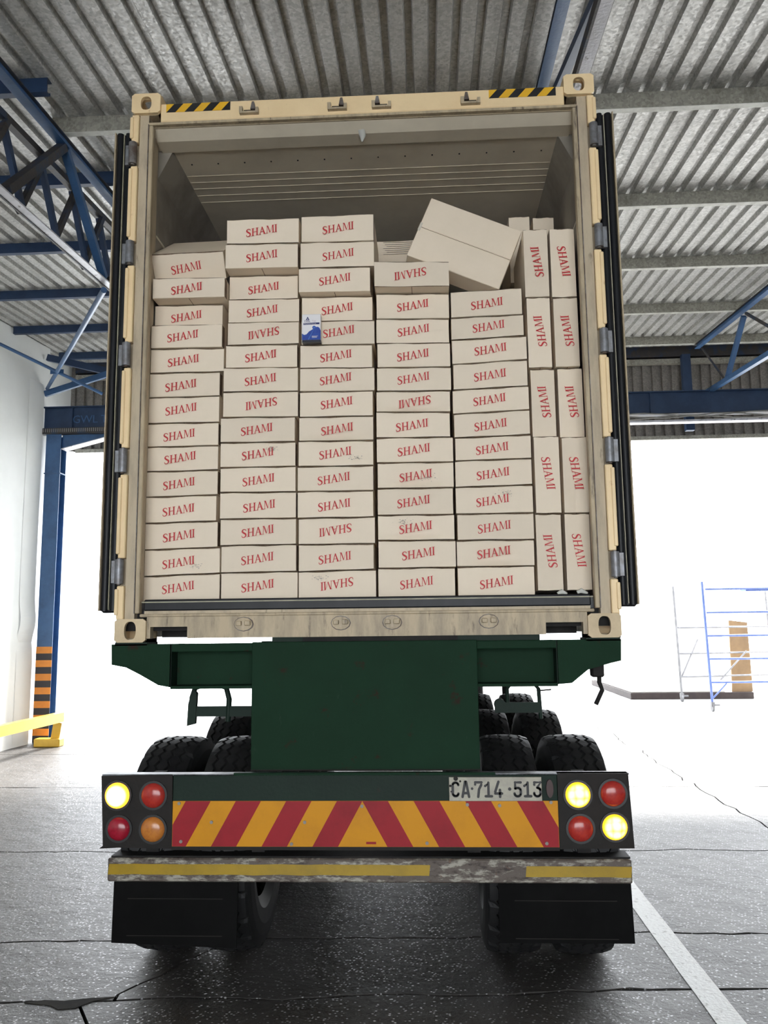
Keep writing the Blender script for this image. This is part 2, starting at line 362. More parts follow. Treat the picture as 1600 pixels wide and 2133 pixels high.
for k in range(len(YJ)-1):
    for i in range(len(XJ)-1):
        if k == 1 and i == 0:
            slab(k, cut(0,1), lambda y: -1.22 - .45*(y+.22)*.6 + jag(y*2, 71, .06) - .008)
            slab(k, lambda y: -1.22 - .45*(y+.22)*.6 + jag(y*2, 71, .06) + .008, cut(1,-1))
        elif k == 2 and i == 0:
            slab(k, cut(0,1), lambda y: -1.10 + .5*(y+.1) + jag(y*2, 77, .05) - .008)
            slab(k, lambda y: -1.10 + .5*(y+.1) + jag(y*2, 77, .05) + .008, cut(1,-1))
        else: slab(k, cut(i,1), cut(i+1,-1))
# broken patch where the cracks meet
pp = [(-1.50,-.19),(-1.42,-.165),(-1.33,-.17),(-1.22,-.14),(-1.12,-.125),(-1.20,-.17),(-1.25,-.235),(-1.32,-.25),(-1.37,-.215)]
MB().prism(pp, 'z', 0, .003, 'joint_dirt').build('broken_patch', floor)
# painted line
lp = [(1.40,-1.6)]
pts = [(1.405+.01*math.sin(t*2), -3.2+t*.5) for t in range(10)]
L1 = [(1.455-.035*max(0,(y+3)/4.5)*0+jag(y*3, 3, .004), y) for y in [-3.2+.2*i for i in range(60)]]
L2 = [(1.575+jag(y*3, 9, .004), y) for y in [-3.2+.2*i for i in range(60)]]
lm = MB().prism(L1+L2[::-1], 'z', .0005, .003, 'line_paint').build('floor_line')
tag(lm, 'worn white painted line running along the floor beside the trailer', 'line')

# ---- ceiling: one corrugated sheet after another on purlins
ceiling = empty('ceiling', kind='structure')
PIT_ = .155; RIB = .042
def sheet_profile(n, x0):
    p = []
    for k in range(n):
        b = x0+k*PIT_
        p += [(b, 0), (b+.090, 0), (b+.101, RIB), (b+.144, RIB)]
    p.append((x0+n*PIT_, 0)); return p
def roof_sheet(x0):
    pr = sheet_profile(4, x0); s = MB(); ys = [YF, YB+.35]; t = .0012
    vs = []
    for y in ys:
        for (x, z) in pr: vs.append((x, y, roofz(y)+z))
    n = len(pr); s.add(vs, [(i, i+1, n+i+1, n+i) for i in range(n-1)], 'roof_metal')
    # side lap lip
    x = x0+4*PIT_
    s.add([(x,ys[0],roofz(ys[0])-.002),(x+.006,ys[0],roofz(ys[0])-.002),(x+.006,ys[1],roofz(ys[1])-.002),(x,ys[1],roofz(ys[1])-.002)], [(0,1,2,3)], 'roof_metal')
    return s.build('roof_sheet', ceiling, fix=False)
x = XL-.3
while x < XR: roof_sheet(x); x += 4*PIT_
def purlin(x0, x1, y, m, lip, h=.125):
    s = MB(); z = roofz(y)
    s.box(x0, x1, y-.004, y+.004, z-h, z-.001, m)                 # web
    s.box(x0, x1, y, y+.06, z-.008, z-.001, m)                    # top flange
    s.box(x0, x1, y-.0045, y+.05, z-h-.004, z-h, lip)             # bottom flange
    s.box(x0, x1, y+.046, y+.05, z-h, z-h+.018, m)
    return s.build('purlin', ceiling)
for y in (-9.8,-8.17,-6.54,-4.9,-3.25,-1.6,.02,1.66,3.33,4.97,6.66,8.27):
    purlin(-2.48 if y > -20 else XL, XR, y, 'purlin_grey', 'purlin_lit' if 'purlin_lit' in MATS else 'purlin_grey')
for y in (-7.2,-5.8,-4.45,-3.05,-1.65,-.3,1.16,2.51,3.95,5.36,6.78,8.2):
    purlin(XL+.02, -2.28, y, 'beam_navy', 'beam_navy', .105)

# ---- walls
wl = MB(); wl.prism([(YF,0),(7.95,0),(7.95,roofz(7.95)-.012),(YF,roofz(YF)-.012)], 'x', XL-.2, XL, 'white_wall')
wl.prism([(7.95,0),(YB,0),(YB,roofz(YB)-.012),(7.95,roofz(7.95)-.012)], 'x', XL-.3, XL-.12, 'white_wall')
o = wl.build('wall_left'); tag(o, kind='structure')
# wall panel joints and the buckled edge flashing by the column
MB().box(XL-.01, XL+.012, 4.9, 4.93, .05, 5.6, 'cladding_pale' if 'cladding_pale' in MATS else 'white_wall').build('panel_joint', o)
fl = MB(); zs = [i*.12 for i in range(45)]; vs = []
for z in zs:
    b = .02*math.exp(-((z-1.75)/.18)**2) - .015*math.exp(-((z-1.45)/.12)**2)
    vs += [(XL+.004+b, 7.35+b*2, z), (XL+.05+b*1.5, 7.72, z)]
fl.add(vs, [(2*i, 2*i+1, 2*i+3, 2*i+2) for i in range(len(zs)-1)], 'white_wall'); fl.build('edge_flashing', o)

wr = MB().prism([(YF,0),(YB,0),(YB,roofz(YB)-.012),(YF,roofz(YF)-.012)], 'x', XR, XR+.2, 'white_wall').build('wall_right'); tag(wr, kind='structure')
# front of the shed behind the photographer: unseen wall, its opening sized to set the light on the cartons
wf = MB()
zt = roofz(YF)-.012
wf.box(XL, -3.6, YF-.2, YF, 0, zt, 'white_wall'); wf.box(4.4, XR, YF-.2, YF, 0, zt, 'white_wall'); wf.box(-3.6, 4.4, YF-.2, YF, 4.1, zt, 'white_wall')
tag(wf.build('wall_front'), kind='structure')
# back fascia of upright ribbed cladding above the opening
wb = empty('wall_back', kind='structure')
def clad(x0):
    s = MB(); pr = sheet_profile(4, x0); z0 = 4.53; vs = []
    for z in (z0, roofz(YB)-.002):
        for (x, d) in pr: vs.append((x, YB+d, z))
    n = len(pr); s.add(vs, [(i, i+1, n+i+1, n+i) for i in range(n-1)], 'cladding_metal'); s.build('cladding_sheet', wb, fix=False)
x = XL-.30
while x < XR: clad(x); x += 4*PIT_
MB().box(XL, XR, YB-.03, YB+.06, 4.50, 4.56, 'purlin_grey').build('bottom_trim', wb)
MB().box(XL, XR, YB-.12, YB-.03, 5.72, 5.80, 'purlin_grey').build('girt', wb)
MB().box(XL, XR, YB-.14, YB-.02, roofz(YB)-.18, roofz(YB)-.01, 'beam_dark').build('eaves_channel', wb)

# ---- roof trusses
def truss(xc, y0, y1, label, bo=.98, dx=0, bm1='chord_pale', bm2='beam_dark'):
    t = empty('roof_truss', (xc, y0, roofz(y0)), label, 'truss')
    def P(y, off, dx=0): return (dx, y-y0, roofz(y, off)-roofz(y0))
    s = MB().bar(P(y0,.20), P(y1,.20), .075, .012, 'beam_blue'); s.bar(P(y0,.165,.0), P(y1,.165,.0), .012, .06, 'beam_blue'); s.bar(P(y0,.135), P(y1,.135), .06, .008, 'beam_dark')
    s.build('top_chord', t)
    s = MB().bar(P(y0,bo,dx), P(y1,bo,dx), .075, .012, bm1); s.bar(P(y0,bo-.02,dx-.033), P(y1,bo-.02,dx-.033), .014, .065, bm2)
    s.build('bottom_chord', t)
    return t, P
t, P = truss(-2.41, -6, 8.6, 'lattice roof truss with flaking pale bottom chord left of the container')
MB().bar(P(-2,.42,-.10), P(4.2,.30,-.10), .055, .05, 'beam_dark').build('middle_chord', t)
y = -.6; k = 0
while y < 4.0:
    a, b = (.42-.02*y, .93) if k % 2 == 0 else (.93, .42-.02*y)
    MB().bar(P(y,a,-.10), P(y+.27,b,-.07), .04, .04, 'beam_dark' if k % 2 else 'beam_navy').build('web_bar', t); y += .27; k += 1
MB().bar(P(1.70,.22,.0), P(.93,.95,.0), .07, .06, 'beam_dark').build('strut', t)
MB().bar(P(1.74,.22,.0), P(2.56,.95,.0), .06, .05, 'beam_blue').build('strut', t)
MB().bar(P(4.3,.22), P(2.62,.95), .07, .06, 'beam_dark').build('strut', t)
MB().bar(P(4.4,.22), P(6.0,.95), .06, .05, 'beam_blue').build('strut', t)
t, P = truss(1.16, -6, 8.6, 'blue roof truss crossing above the right end of the container', .79, .045)
MB().bar(P(-.55,.76,.03), P(1.9,.22,.03), .05, .05, 'beam_navy').build('strut', t)
MB().bar(P(4.4,.76), P(2.0,.22), .07, .06, 'beam_dark').build('strut', t)
t, P = truss(4.5, -6, 8.3, 'blue roof truss at the right edge ending over the rear beam', .98, 0, 'beam_blue', 'beam_blue')
MB().bar(P(6.47,.27), P(7.19,.95), .06, .05, 'beam_blue').build('strut', t)
MB().bar(P(8.1,.24), P(7.25,.95), .02, .02, 'beam_dark').build('tie_rod', t)
MB().bar(P(6.4,.25), P(5.2,.95), .03, .03, 'beam_dark').build('strut', t)

# ---- rear beam, column, braces
b = b_rear = empty('rear_beam', (0, 7.8, 4.62), 'deep blue steel beam spanning the rear opening under the cladding', 'beam')
s = MB(); s.box(XL+.02, XR, .02, .035, .0, .33, 'beam_navy'); s.box(XL+.02, XR, -.04, .10, .32, .335, 'beam_navy'); s.box(XL+.02, XR, -.05, .10, -.012, .0, 'beam_dark')
s.build('web_plate', b)
for xx in (-5.0, -2.2, .8, 3.6, 6.4): MB().box(xx, xx+.012, -.03, .02, .0, .32, 'beam_navy').build('stiffener', b)
s = MB(); s.box(XL+.02, -3.5, -.09, .02, -.10, -.015, 'beam_dark')
for i in range(60): s.box(XL+.06+i*.032, XL+.07+i*.032, -.092, -.088, -.075, -.02, 'cable_grey')
s.build('cable_tray', b)
for k in range(3):
    pts = [(3.0+i*.25, -.06-.01*k, -.03-.02*k+.03*math.sin(i*.9+k*2)) for i in range(14)]
    MB().tube(pts, .009, 'cable_grey', 6).build('cable', b)
MB().box(3.2, XR, -.04, .10, -.13, -.10, 'chord_pale').build('lower_rail', b)

c = empty('steel_column', (-5.25, 7.8, 0), 'blue steel column with orange and black bands by the left wall', 'column')
s = MB(); s.box(-.115, .115, -.05, -.038, 0, 4.52, 'beam_blue'); s.box(-.006, .006, -.04, .14, 0, 4.52, 'beam_blue'); s.box(-.115, .115, .14, .152, 0, 4.52, 'beam_blue')
s.box(-.125, .125, -.06, .16, 3.92, 3.935, 'beam_blue')
s.build('shaft', c)
for i in range(14):
    z = .02+i*.0965
    MB().box(-.119, .119, -.054, -.05, z, z+.0965, 'stripe_orange' if i % 2 else 'stripe_black').build('warning_band', c)
MB().prism([(.115,4.60),(1.25,4.60),(1.25,4.58),(.115,4.30)], 'y', 0, .012, 'beam_blue').bar((.115,.05,4.30),(1.25,.05,4.58),.18,.012,'chord_pale').build('haunch', c)  # pale bottom flange has the light falling on it painted in
c2 = MB().box(-.04, .09, 0, .10, 4.57, roofz(8.65)-.19, 'beam_navy').build('steel_post'); c2.location = (4.42, 8.65, 0)
tag(c2, 'short navy post against the rear cladding at right', 'post')

cp = Vector((-5.36, 7.7, 5.22)); top = Vector((-2.43, 2.62, 4.52)); xg = cp.lerp(top, .265)
# two crossing tube braces with a gusset
br = empty('cross_brace', cp, 'pair of crossing blue wall braces with gusset beside the column head', 'brace')
o = MB().tube([Vector((0,0,0)), top-cp], .028, 'beam_blue', 8).build('brace_tube', br)
a = Vector((-5.42, 5.9, 5.42))-cp; q = xg-cp; e = q + (q-a)*.62
MB().tube([a, e], .022, 'beam_blue', 8).build('brace_tube', br)
MB().box(-.09, .09, -.005, .005, -.03, .03, 'beam_blue', Matrix.Translation(q)).build('gusset', br)
s = MB().bar((-5.40,7.75,5.72), (-4.0,7.75,5.36), .06, .10, 'beam_navy').build('raking_beam'); tag(s, 'navy raking beam high beside the left wall sloping down right', 'beam')
s = MB().bar((-5.40,7.72,5.14), (-4.0,7.72,5.56), .05, .09, 'beam_blue').build('raking_beam'); tag(s, 'blue raking brace rising right from the column head', 'beam')

# ---- yellow guard rail by the left wall
g = empty('guard_rail', (-5.0, 7.5, 0), 'yellow low guard rail along the left wall', 'rail')
s = MB(); s.bar((.06,.02,.04), (.12,-.02,.33), .12, .012, 'rail_yellow', (0,1,0)); s.build('post', g)
MB().box(-.20, .17, -.06, .10, 0, .11, 'rail_yellow', bev=.01).build('foot', g)
s = MB(); s.bar((.14,.02,.40), (-.02,-7.0,.44), .10, .13, 'rail_yellow'); s.build('rail', g)

# ---- yard beyond the opening
sc = empty('scaffold_tower', (5.45, 11.5, 0), 'pale blue mobile scaffold tower on castors in the yard', 'scaffold')
H_ = 2.35
def post(x, y, m):
    MB().tube([(x,y,.16),(x-.05,y,H_)], .024, m, 8).build('post', sc)
    cst = MB(); cst.tube([(x-.018,y,.075),(x+.018,y,.075)], .075, 'scaffold_grey', 16); cst.box(x-.03,x+.03,y-.05,y+.05,.09,.17,'scaffold_grey'); cst.box(x+.03,x+.13,y-.015,y+.015,.10,.13,'scaffold_grey')
    cst.build('castor', sc)
post(0,0,'scaffold_blue'); post(2.1,.05,'scaffold_blue'); post(.03,1.9,'scaffold_grey'); post(2.1,2.4,'scaffold_grey')
for z in (.52,.94,1.36,1.785,2.215):
    MB().tube([(0,0,z),(2.1,.05,z)], .020, 'scaffold_blue', 8).build('rung', sc)
for z in (.50,.97,1.5): MB().tube([(.03,1.9,z),(2.1,2.4,z)], .02, 'scaffold_grey', 8).build('rung', sc)
MB().tube([(.05,1.9,.50),(.45,2.0,1.25)], .016, 'scaffold_grey', 6).build('diagonal', sc)
MB().tube([(0,0,.22),(.28,0,.50)], .014, 'scaffold_blue', 6).build('diagonal', sc)
MB().tube([(.9,2.1,.42),(1.5,2.2,1.0)], .018, 'scaffold_grey', 6).build('diagonal', sc)
MB().box(.75, 1.75, .02, .30, 2.17, 2.21, 'scaffold_blue').build('platform_edge', sc)
k = empty('skid_cabin', (4.57, 13.9, 0), 'white block standing on a dark timber skid behind the scaffold', 'cabin')
MB().box(0, 2.55, 0, 4.2, .0, .14, 'skid_dark', bev=.01).build('skid', k)
MB().box(0.02, 1.98, .02, 4.0, .14, 2.6, 'cabin_white', bev=.02).build('body', k)
o = MB().prism([(0,0),(.42,0),(.40,1.45),(.02,1.5)], 'y', 0, .05, 'board_tan').build('timber_board'); o.location = (6.72, 14.0, .14)
tag(o, 'tan upright board leaning beside the white block in the yard', 'board')
o = MB().box(0, .3, 0, .3, 0, .28, 'rail_yellow', bev=.02).build('yellow_block'); o.location = (7.1, 12.6, 0)
tag(o, 'small yellow block on the ground at the far right edge', 'block')

# =================================================================== LETTERING
def stroke(pts, w):
    """polyline -> list of quads; w a number or list of widths"""
    q = []; n = len(pts)
    L_, R_ = [], []
    for i, p in enumerate(pts):
        a = pts[max(0,i-1)]; b = pts[min(n-1,i+1)]
        dx, dy = b[0]-a[0], b[1]-a[1]; l = math.hypot(dx,dy) or 1
        ww = (w[i] if isinstance(w,(list,tuple)) else w)/2
        L_.append((p[0]-dy/l*ww, p[1]+dx/l*ww)); R_.append((p[0]+dy/l*ww, p[1]-dx/l*ww))
    return [[L_[i], R_[i], R_[i+1], L_[i+1]] for i in range(n-1)]
def rect(x0,x1,y0,y1): return [[(x0,y0),(x1,y0),(x1,y1),(x0,y1)]]
def serif(cx, y, w=.27): return rect(cx-w/2, cx+w/2, y, y+.045) if y < .5 else rect(cx-w/2, cx+w/2, y-.045, y)
def word_shami():
    """serif capitals, unit cap height; returns quads and width"""
    Q = []; x = 0
    # S
    c = [(.50,.76),(.49,.87),(.40,.955),(.27,.985),(.15,.94),(.085,.83),(.10,.70),(.20,.60),(.33,.50),(.45,.40),(.50,.27),(.47,.13),(.36,.035),(.22,.01),(.10,.06),(.05,.16),(.04,.27)]
    wd = [.05,.06,.075,.08,.105,.135,.16,.17,.175,.17,.15,.13,.105,.08,.075,.06,.05]
    Q += stroke(c, wd); x = .62
    # H
    def sh(qs, dx): return [[(a+dx, b) for a, b in q] for q in qs]
    h = rect(.11,.25,0,1)+rect(.61,.75,0,1)+rect(.24,.62,.465,.535)+serif(.18,0,.32)+serif(.18,1,.32)+serif(.68,0,.32)+serif(.68,1,.32)
    Q += sh(h, x); x += .86
    a = [[(.11,.02),(.18,.02),(.45,.93),(.38,1.0)], [(.35,1.0),(.45,1.0),(.79,.02),(.62,.02)]]+rect(.23,.60,.33,.385)+serif(.14,0,.26)+serif(.71,0,.30)
    Q += sh(a, x); x += .84
    mm = [[(.11,0),(.155,0),(.205,1),(.15,1)], [(.15,1),(.27,1),(.55,.10),(.48,.02)], [(.48,.02),(.53,.10),(.82,1),(.77,1)], [(.77,1),(.90,1),(.94,0),(.81,0)]]+serif(.13,0,.24)+serif(.87,0,.28)+rect(.05,.2,.955,1)+rect(.82,.98,.955,1)
    Q += sh(mm, x); x += 1.02
    Q += sh(rect(.09,.23,0,1)+serif(.16,0,.32)+serif(.16,1,.32), x); x += .34
    return Q, x
SQ, SW = word_shami()
CAPH = .0425; TW = .166
def shami_mesh(shear=.15):
    vs = []; fs = []
    for q in SQ:
        o = len(vs)
        for (a, b) in q:
            X_ = (a/SW-.5)*TW; Z_ = (b-.5)*CAPH + shear*X_
            vs.append((X_, 0, Z_))
        fs.append((o, o+1, o+2, o+3))
    me = bpy.data.meshes.new('lettering'); me.from_pydata(vs, [], fs); me.materials.append(MATS['red_ink']); return me
SHAMI = shami_mesh()
def bfont(name, text, size, m, parent, loc, rot=(math.pi/2,0,0), width=1, shear=0):
    cu = bpy.data.curves.new(name, 'FONT'); cu.body = text; cu.size = size; cu.align_x = 'LEFT'; cu.space_character = .95; cu.resolution_u = 2
    to = bpy.data.objects.new(name, cu); COL.objects.link(to); bpy.context.view_layer.update()
    me = bpy.data.meshes.new_from_object(to.evaluated_get(bpy.context.evaluated_depsgraph_get()))
    bpy.data.objects.remove(to); me.materials.clear(); me.materials.append(MATS[m])
    o = bpy.data.objects.new(name, me); COL.objects.link(o); o.parent = parent; o.location = loc; o.rotation_euler = rot; o.scale = (width,1,1)
    return o

for tx, xx in (('GWL', -5.0), ('TE', -4.56)):
    bfont('lettering', tx, .17, 'beam_blue', b_rear, (xx, -.002, .08), width=1.05)

# =================================================================== CONTAINER
K = empty('shipping_container', (0, 0, 1.56), 'open cream refrigerated shipping container packed with white cartons on the green trailer', 'container')
def kp(mb, name, parent=None, **kw):
    o = mb.build(name, parent or K, **kw)
    if parent is None: o.location = -K.location
    return o
LEN = 12.19; ZB, ZT = 1.56, 4.456
def plate_hole(mb, cx, cz, y, w_, h_, rx, rz, th, m, sq=2.6, n=28, axis='y'):
    """rectangular plate with a rounded slot hole; plate lies in xz (axis y) or xy (axis z)"""
    def P(a, b, t):
        return (a, t, b) if axis == 'y' else (a, b, t)
    out = []; inn = []
    for k in range(n):
        t = 2*math.pi*k/n; c, s_ = math.cos(t), math.sin(t)
        k2 = 1/max(abs(c), abs(s_)); out.append((cx+c*k2*w_/2, cz+s_*k2*h_/2))
        e = 2/sq; inn.append((cx+rx*math.copysign(abs(c)**e, c), cz+rz*math.copysign(abs(s_)**e, s_)))
    vs = []
    for t in (y, y+th):
        vs += [P(a,b,t) for a,b in out] + [P(a,b,t) for a,b in inn]
    fs = []
    for k in range(n):
        j = (k+1) % n
        fs += [(k, j, n+j, n+k), (2*n+k, 3*n+k, 3*n+j, 2*n+j), (n+k, n+j, 3*n+j, 3*n+k), (k, 2*n+k, 2*n+j, j)]
    mb.add(vs, fs, m)
def casting(sx, top):
    s = MB(); xo = sx*1.219; xi = sx*1.064; cx = (xo+xi)/2
    z0, z1 = (ZT-.112, ZT) if top else (ZB, ZB+.114); cz = (z0+z1)/2
    plate_hole(s, cx, cz + (.002 if top else 0), -.015, abs(xo-xi), z1-z0, .029, .038 if top else .044, .022, 'cream' if top else 'cream_mid')
    a, b = min(xo,xi), max(xo,xi)
    s.box(a, a+.018, .007, .16, z0, z1, 'cream'); s.box(b-.018, b, .007, .16, z0, z1, 'cream'); s.box(a, b, .145, .16, z0, z1, 'cream')
    if top:
        plate_hole(s, cx, .083, z1-.018, abs(xo-xi)-.002, .15, .034, .055, .018, 'cream', axis='z'); s.box(a, b, .007, .16, z0, z0+.012, 'cream_grimy')
    else:
        s.box(a, b, .007, .16, z0, z0+.018, 'cream_grimy'); s.box(a, b, .007, .16, z1-.012, z1, 'cream_grimy')
    kp(s, 'corner_casting')
for sx in (-1, 1):
    for tp in (True, False): casting(sx, tp)
# header and its steps
s = MB().box(-1.066, 1.066, 0, .10, 4.300, 4.403, 'cream', bev=.004); kp(s, 'header')
s = MB().box(-1.13, 1.13, .004, .03, 4.286, 4.300, 'cream_grimy').box(-1.135, 1.135, .03, .20, 4.284, 4.30, 'frame_taupe').prism([(.035,4.286),(.11,4.254),(.21,4.252),(.21,4.286)], 'x', -1.12, 1.12, 'liner_ceiling')
kp(s, 'header_lining')
# sill
s = MB(); 
for (a,b) in ((-1.064,-1.046),(-.863,.868),(1.044,1.064)): s.box(a, b, 0, .05, 1.578, 1.682, 'cream_grimy')
for (a,b) in ((-1.046,-.863),(.868,1.044)): s.box(a, b, 0, .05, 1.634, 1.682, 'cream_grimy'); s.box(a, b, .18, .2, 1.58, 1.64, 'chassis_black')
s.box(-1.10, 1.10, -.006, .05, 1.682, 1.697, 'cream_grimy', bev=.004)
kp(s, 'sill')
s = MB().box(-1.085, 1.085, .02, .06, 1.697, 1.712, 'frame_taupe').box(-1.09, 1.09, .022, .11, 1.712, 1.768, 'gasket_black', bev=.006).box(-1.10,1.10,.016,.03,1.752,1.757,'gasket_pale'); kp(s, 'threshold')
# posts
for sx in (-1, 1):
    def bx(s, a, b, *r, **k): s.box(min(sx*a,sx*b), max(sx*a,sx*b), *r, **k)
    s = MB(); bx(s, 1.130, 1.178, .006, .16, ZB+.114, ZT-.112, 'frame_taupe'); bx(s, 1.178, 1.215, .03, .16, ZB+.114, ZT-.112, 'frame_taupe'); kp(s, 'corner_post')
    s = MB(); bx(s, 1.107, 1.130, .004, .05, 1.70, 4.285, 'cream_grimy', bev=.004); bx(s, 1.136, 1.145, .05, .16, 1.70, 4.285, 'liner_white'); bx(s, 1.128, 1.132, .0, .004, 1.70, 4.29, 'rust_and_edge_shade')
    kp(s, 'jamb')
    hz = [4.118, 3.565, 3.015, 2.462, 1.906]; prev = ZT-.112
    for i, z in enumerate(hz + [None]):
        lo = (z+.066) if z else ZB+.112
        s = MB(); bx(s, 1.180, 1.216, -.012, .028, lo, prev-.004, 'cream', bev=.004); bx(s, 1.205, 1.224, -.020, .02, lo+.02, prev-.02, 'cream', bev=.004)
        kp(s, 'rim_plate')
        if z:
            h = MB(); h.tube([(sx*1.206,-.012,z-.060),(sx*1.206,-.012,z+.060)], .021, 'rust_and_edge_shade' if (sx<0 and i==0) else 'hinge_steel', 14)
            h.tube([(sx*1.206,-.012,z-.066),(sx*1.206,-.012,z-.060)], .010, 'rust_and_edge_shade', 10); h.tube([(sx*1.206,-.012,z+.060),(sx*1.206,-.012,z+.066)], .010, 'rust_and_edge_shade', 10)
            bx(h, 1.206, 1.25, .0, .018, z-.055, z+.055, 'hinge_steel')
            kp(h, 'hinge'); prev = z-.066
# body shell
s = MB(); prof = []
for sx in (-1, 1):
    s = MB(); pts = []; y = .16; n = 0
    while y < LEN-.3:
        pts += [(y, 1.213), (y+.07, 1.213), (y+.11, 1.188), (y+.18, 1.188)]; y += .22
    vs = []
    for z in (ZB+.16, ZT-.10):
        for (yy, xx) in pts: vs.append((sx*xx, yy, z))
    n = len(pts); s.add(vs, [(i,i+1,n+i+1,n+i) for i in range(n-1)], 'panel_white')
    kp(s, 'side_panel')
    s = MB(); s.box(min(sx*1.17,sx*1.219), max(sx*1.17,sx*1.219), .16, LEN, ZB+.02, ZB+.17, 'cream_grimy'); s.box(min(sx*1.17,sx*1.219), max(sx*1.17,sx*1.219), .16, LEN, ZT-.11, ZT-.02, 'cream'); kp(s, 'side_rail')
    s = MB(); s.box(min(sx*1.143,sx*1.170), max(sx*1.143,sx*1.170), .16, LEN-.4, 1.74, 4.285, 'liner_wall' if 'liner_wall' in MATS else 'liner_shaded'); 
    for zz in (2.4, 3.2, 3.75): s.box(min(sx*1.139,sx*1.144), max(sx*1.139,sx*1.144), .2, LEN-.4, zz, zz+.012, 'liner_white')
    s.prism([(sx*1.143,4.10),(sx*1.143,4.262),(sx*1.062,4.262)], 'y', .21, LEN-.4, 'liner_shaded')
    kp(s, 'side_lining')
s = MB().box(-1.17, 1.17, .1, LEN-.3, 4.262, 4.29, 'liner_ceiling'); 
for y in (.47,.54,.61,.69,.77,2.9,2.97,3.04,3.11,5.3,5.37): s.box(-1.06, 1.06, y, y+.006, 4.2600, 4.263, 'liner_ceiling')
for i in range(14): s.box(-1.0+i*.153, -.992+i*.153, .345, .352, 4.258, 4.2625, 'joint_dirt')
kp(s, 'ceiling_lining')
s = MB().box(-1.2, 1.2, .1, LEN, 4.36, 4.43, 'cream'); kp(s, 'roof_panel')
s = MB().box(-1.2, 1.2, LEN-.4, LEN, 1.6, 4.42, 'liner_white'); kp(s, 'front_bulkhead')
s = MB().box(-1.19, 1.19, .05, LEN, 1.615, 1.70, 'chassis_black')
for i in range(35): s.box(-1.13+i*.0655, -1.10+i*.0655, .11, 3.0, 1.70, 1.762, 'hinge_steel')
kp(s, 'grated_floor')
s = MB().tube([(.945,.10,1.772),(.965,.10,1.782),(.99,.10,1.770)], [.008,.014,.008], 'foam_white', 8); kp(s, 'foam_scrap')
s = MB().tube([(1.04,.10,1.778),(1.06,.10,1.786),(1.09,.10,1.772)], [.008,.013,.008], 'foam_white', 8); kp(s, 'foam_scrap')
# cam keepers
for (cx, cz, m, up_) in [(x_, 4.345, 'cream_grimy', 1) for x_ in (-.587,-.118,.115,.581)] + [(x_, 1.64, 'cream_grimy', 0) for x_ in (-.585,-.112,.136,.598)]:
    s = MB()
    if up_:
        s.box(cx-.050, cx+.050, -.022, 0, cz-.028, cz-.018, m); s.box(cx-.052, cx-.034, -.020, 0, cz-.02, cz+.012, m); s.box(cx+.034, cx+.050, -.018, 0, cz-.02, cz+.006, m)
        q = -.022 if cx in (-.112, .115, .581) else .022
        s.prism([(cx+q-.014,cz-.005),(cx+q+.014,cz-.005),(cx+q+.006,cz+.036),(cx+q-.006,cz+.036)], 'y', -.020, 0, 'rust_and_edge_shade'); s.box(cx-.03, cx+.03, -.003, -.001, cz-.016, cz, 'joint_dirt')
    else:
        o_ = circle(cx, cz+.004, .042, 12); o_ = [(cx+(a-cx)*1.05, cz+(b_-cz)*.75) for a, b_ in o_]
        s.prism([(cx+(a-cx)*1.10, cz+.004+(b_-cz-.004)*1.12) for a, b_ in o_], 'y', -.004, 0, 'rust_and_edge_shade'); s.prism(o_, 'y', -.012, 0, m); s.box(cx-.034, cx-.008, -.030, -.01, cz-.004, cz+.018, m, bev=.003); s.box(cx+.008, cx+.036, -.030, -.01, cz-.004, cz+.020, m, bev=.003); s.box(cx-.006, cx+.006, -.014, -.011, cz-.018, cz+.018, 'frame_taupe')  # dark ring behind each lower keeper paints in its relief shade
    kp(s, 'cam_keeper')
# hazard tape
def hazard(x0, x1, z0, z1, n, drop=()):
    s = MB(); sw = (x1-x0)/n; h = z1-z0
    def clip(poly):
        def cl(P, xc, keep):
            o=[]
            for i in range(len(P)):
                a, b = P[i], P[(i+1)%len(P)]; ia, ib = keep(a[0]), keep(b[0])
                if ia: o.append(a)
                if ia != ib:
                    t = (xc-a[0])/(b[0]-a[0]); o.append((xc, a[1]+t*(b[1]-a[1])))
            return o
        return cl(cl(poly, x0, lambda v: v >= x0-1e-9), x1, lambda v: v <= x1+1e-9)
    for k in range(-1, n+1):
        a = x0+k*sw; p = clip([(a,z0),(a+sw,z0),(a+sw+h*.9,z1),(a+h*.9,z1)])
        if len(p) < 3 or k in drop: continue
        s.add([(u,-.0015,v) for u,v in p], [tuple(range(len(p)))], 'tape_black' if k % 2 == 0 else 'tape_yellow')
    return s
kp(hazard(-1.036,-.690,4.351,4.399,7), 'hazard_tape'); kp(hazard(.677,1.024,4.351,4.399,7), 'hazard_tape')
s = MB().tube([(0,.10,4.275),(.005,.12,4.25),(0,.13,4.22)], [.025,.018,.004], 'foam_white', 8); kp(s, 'foam_drip')
# doors folded back along the sides
for sx in (-1, 1):
    s = MB(); a, b = sorted((sx*1.244, sx*1.308)); s.box(a, b, .075, 1.20, 1.72, 4.25, 'liner_white')
    d = kp(s, 'door')
    for (x0, r_) in ((1.2465,.0165),(1.2905,.0175)):
        MB().tube([(sx*x0,.034,1.714),(sx*x0,.034,4.256)], [r_,r_], 'gasket_black', 14).build('door_gasket', d)
    a, b = sorted((sx*1.231, sx*1.309)); MB().box(a, b, .036, .080, 1.705, 4.260, 'gasket_black', bev=.008).build('door_gasket', d)
    a, b = sorted((sx*1.2665, sx*1.2700)); MB().box(a, b, .022, .05, 1.72, 4.25, 'gasket_pale').build('gasket_strip', d)
    a, b = sorted((sx*1.309, sx*1.3165)); MB().box(a, b, .012, 1.20, 1.715, 4.258, 'cream_grimy', bev=.002).build('door_edge', d)

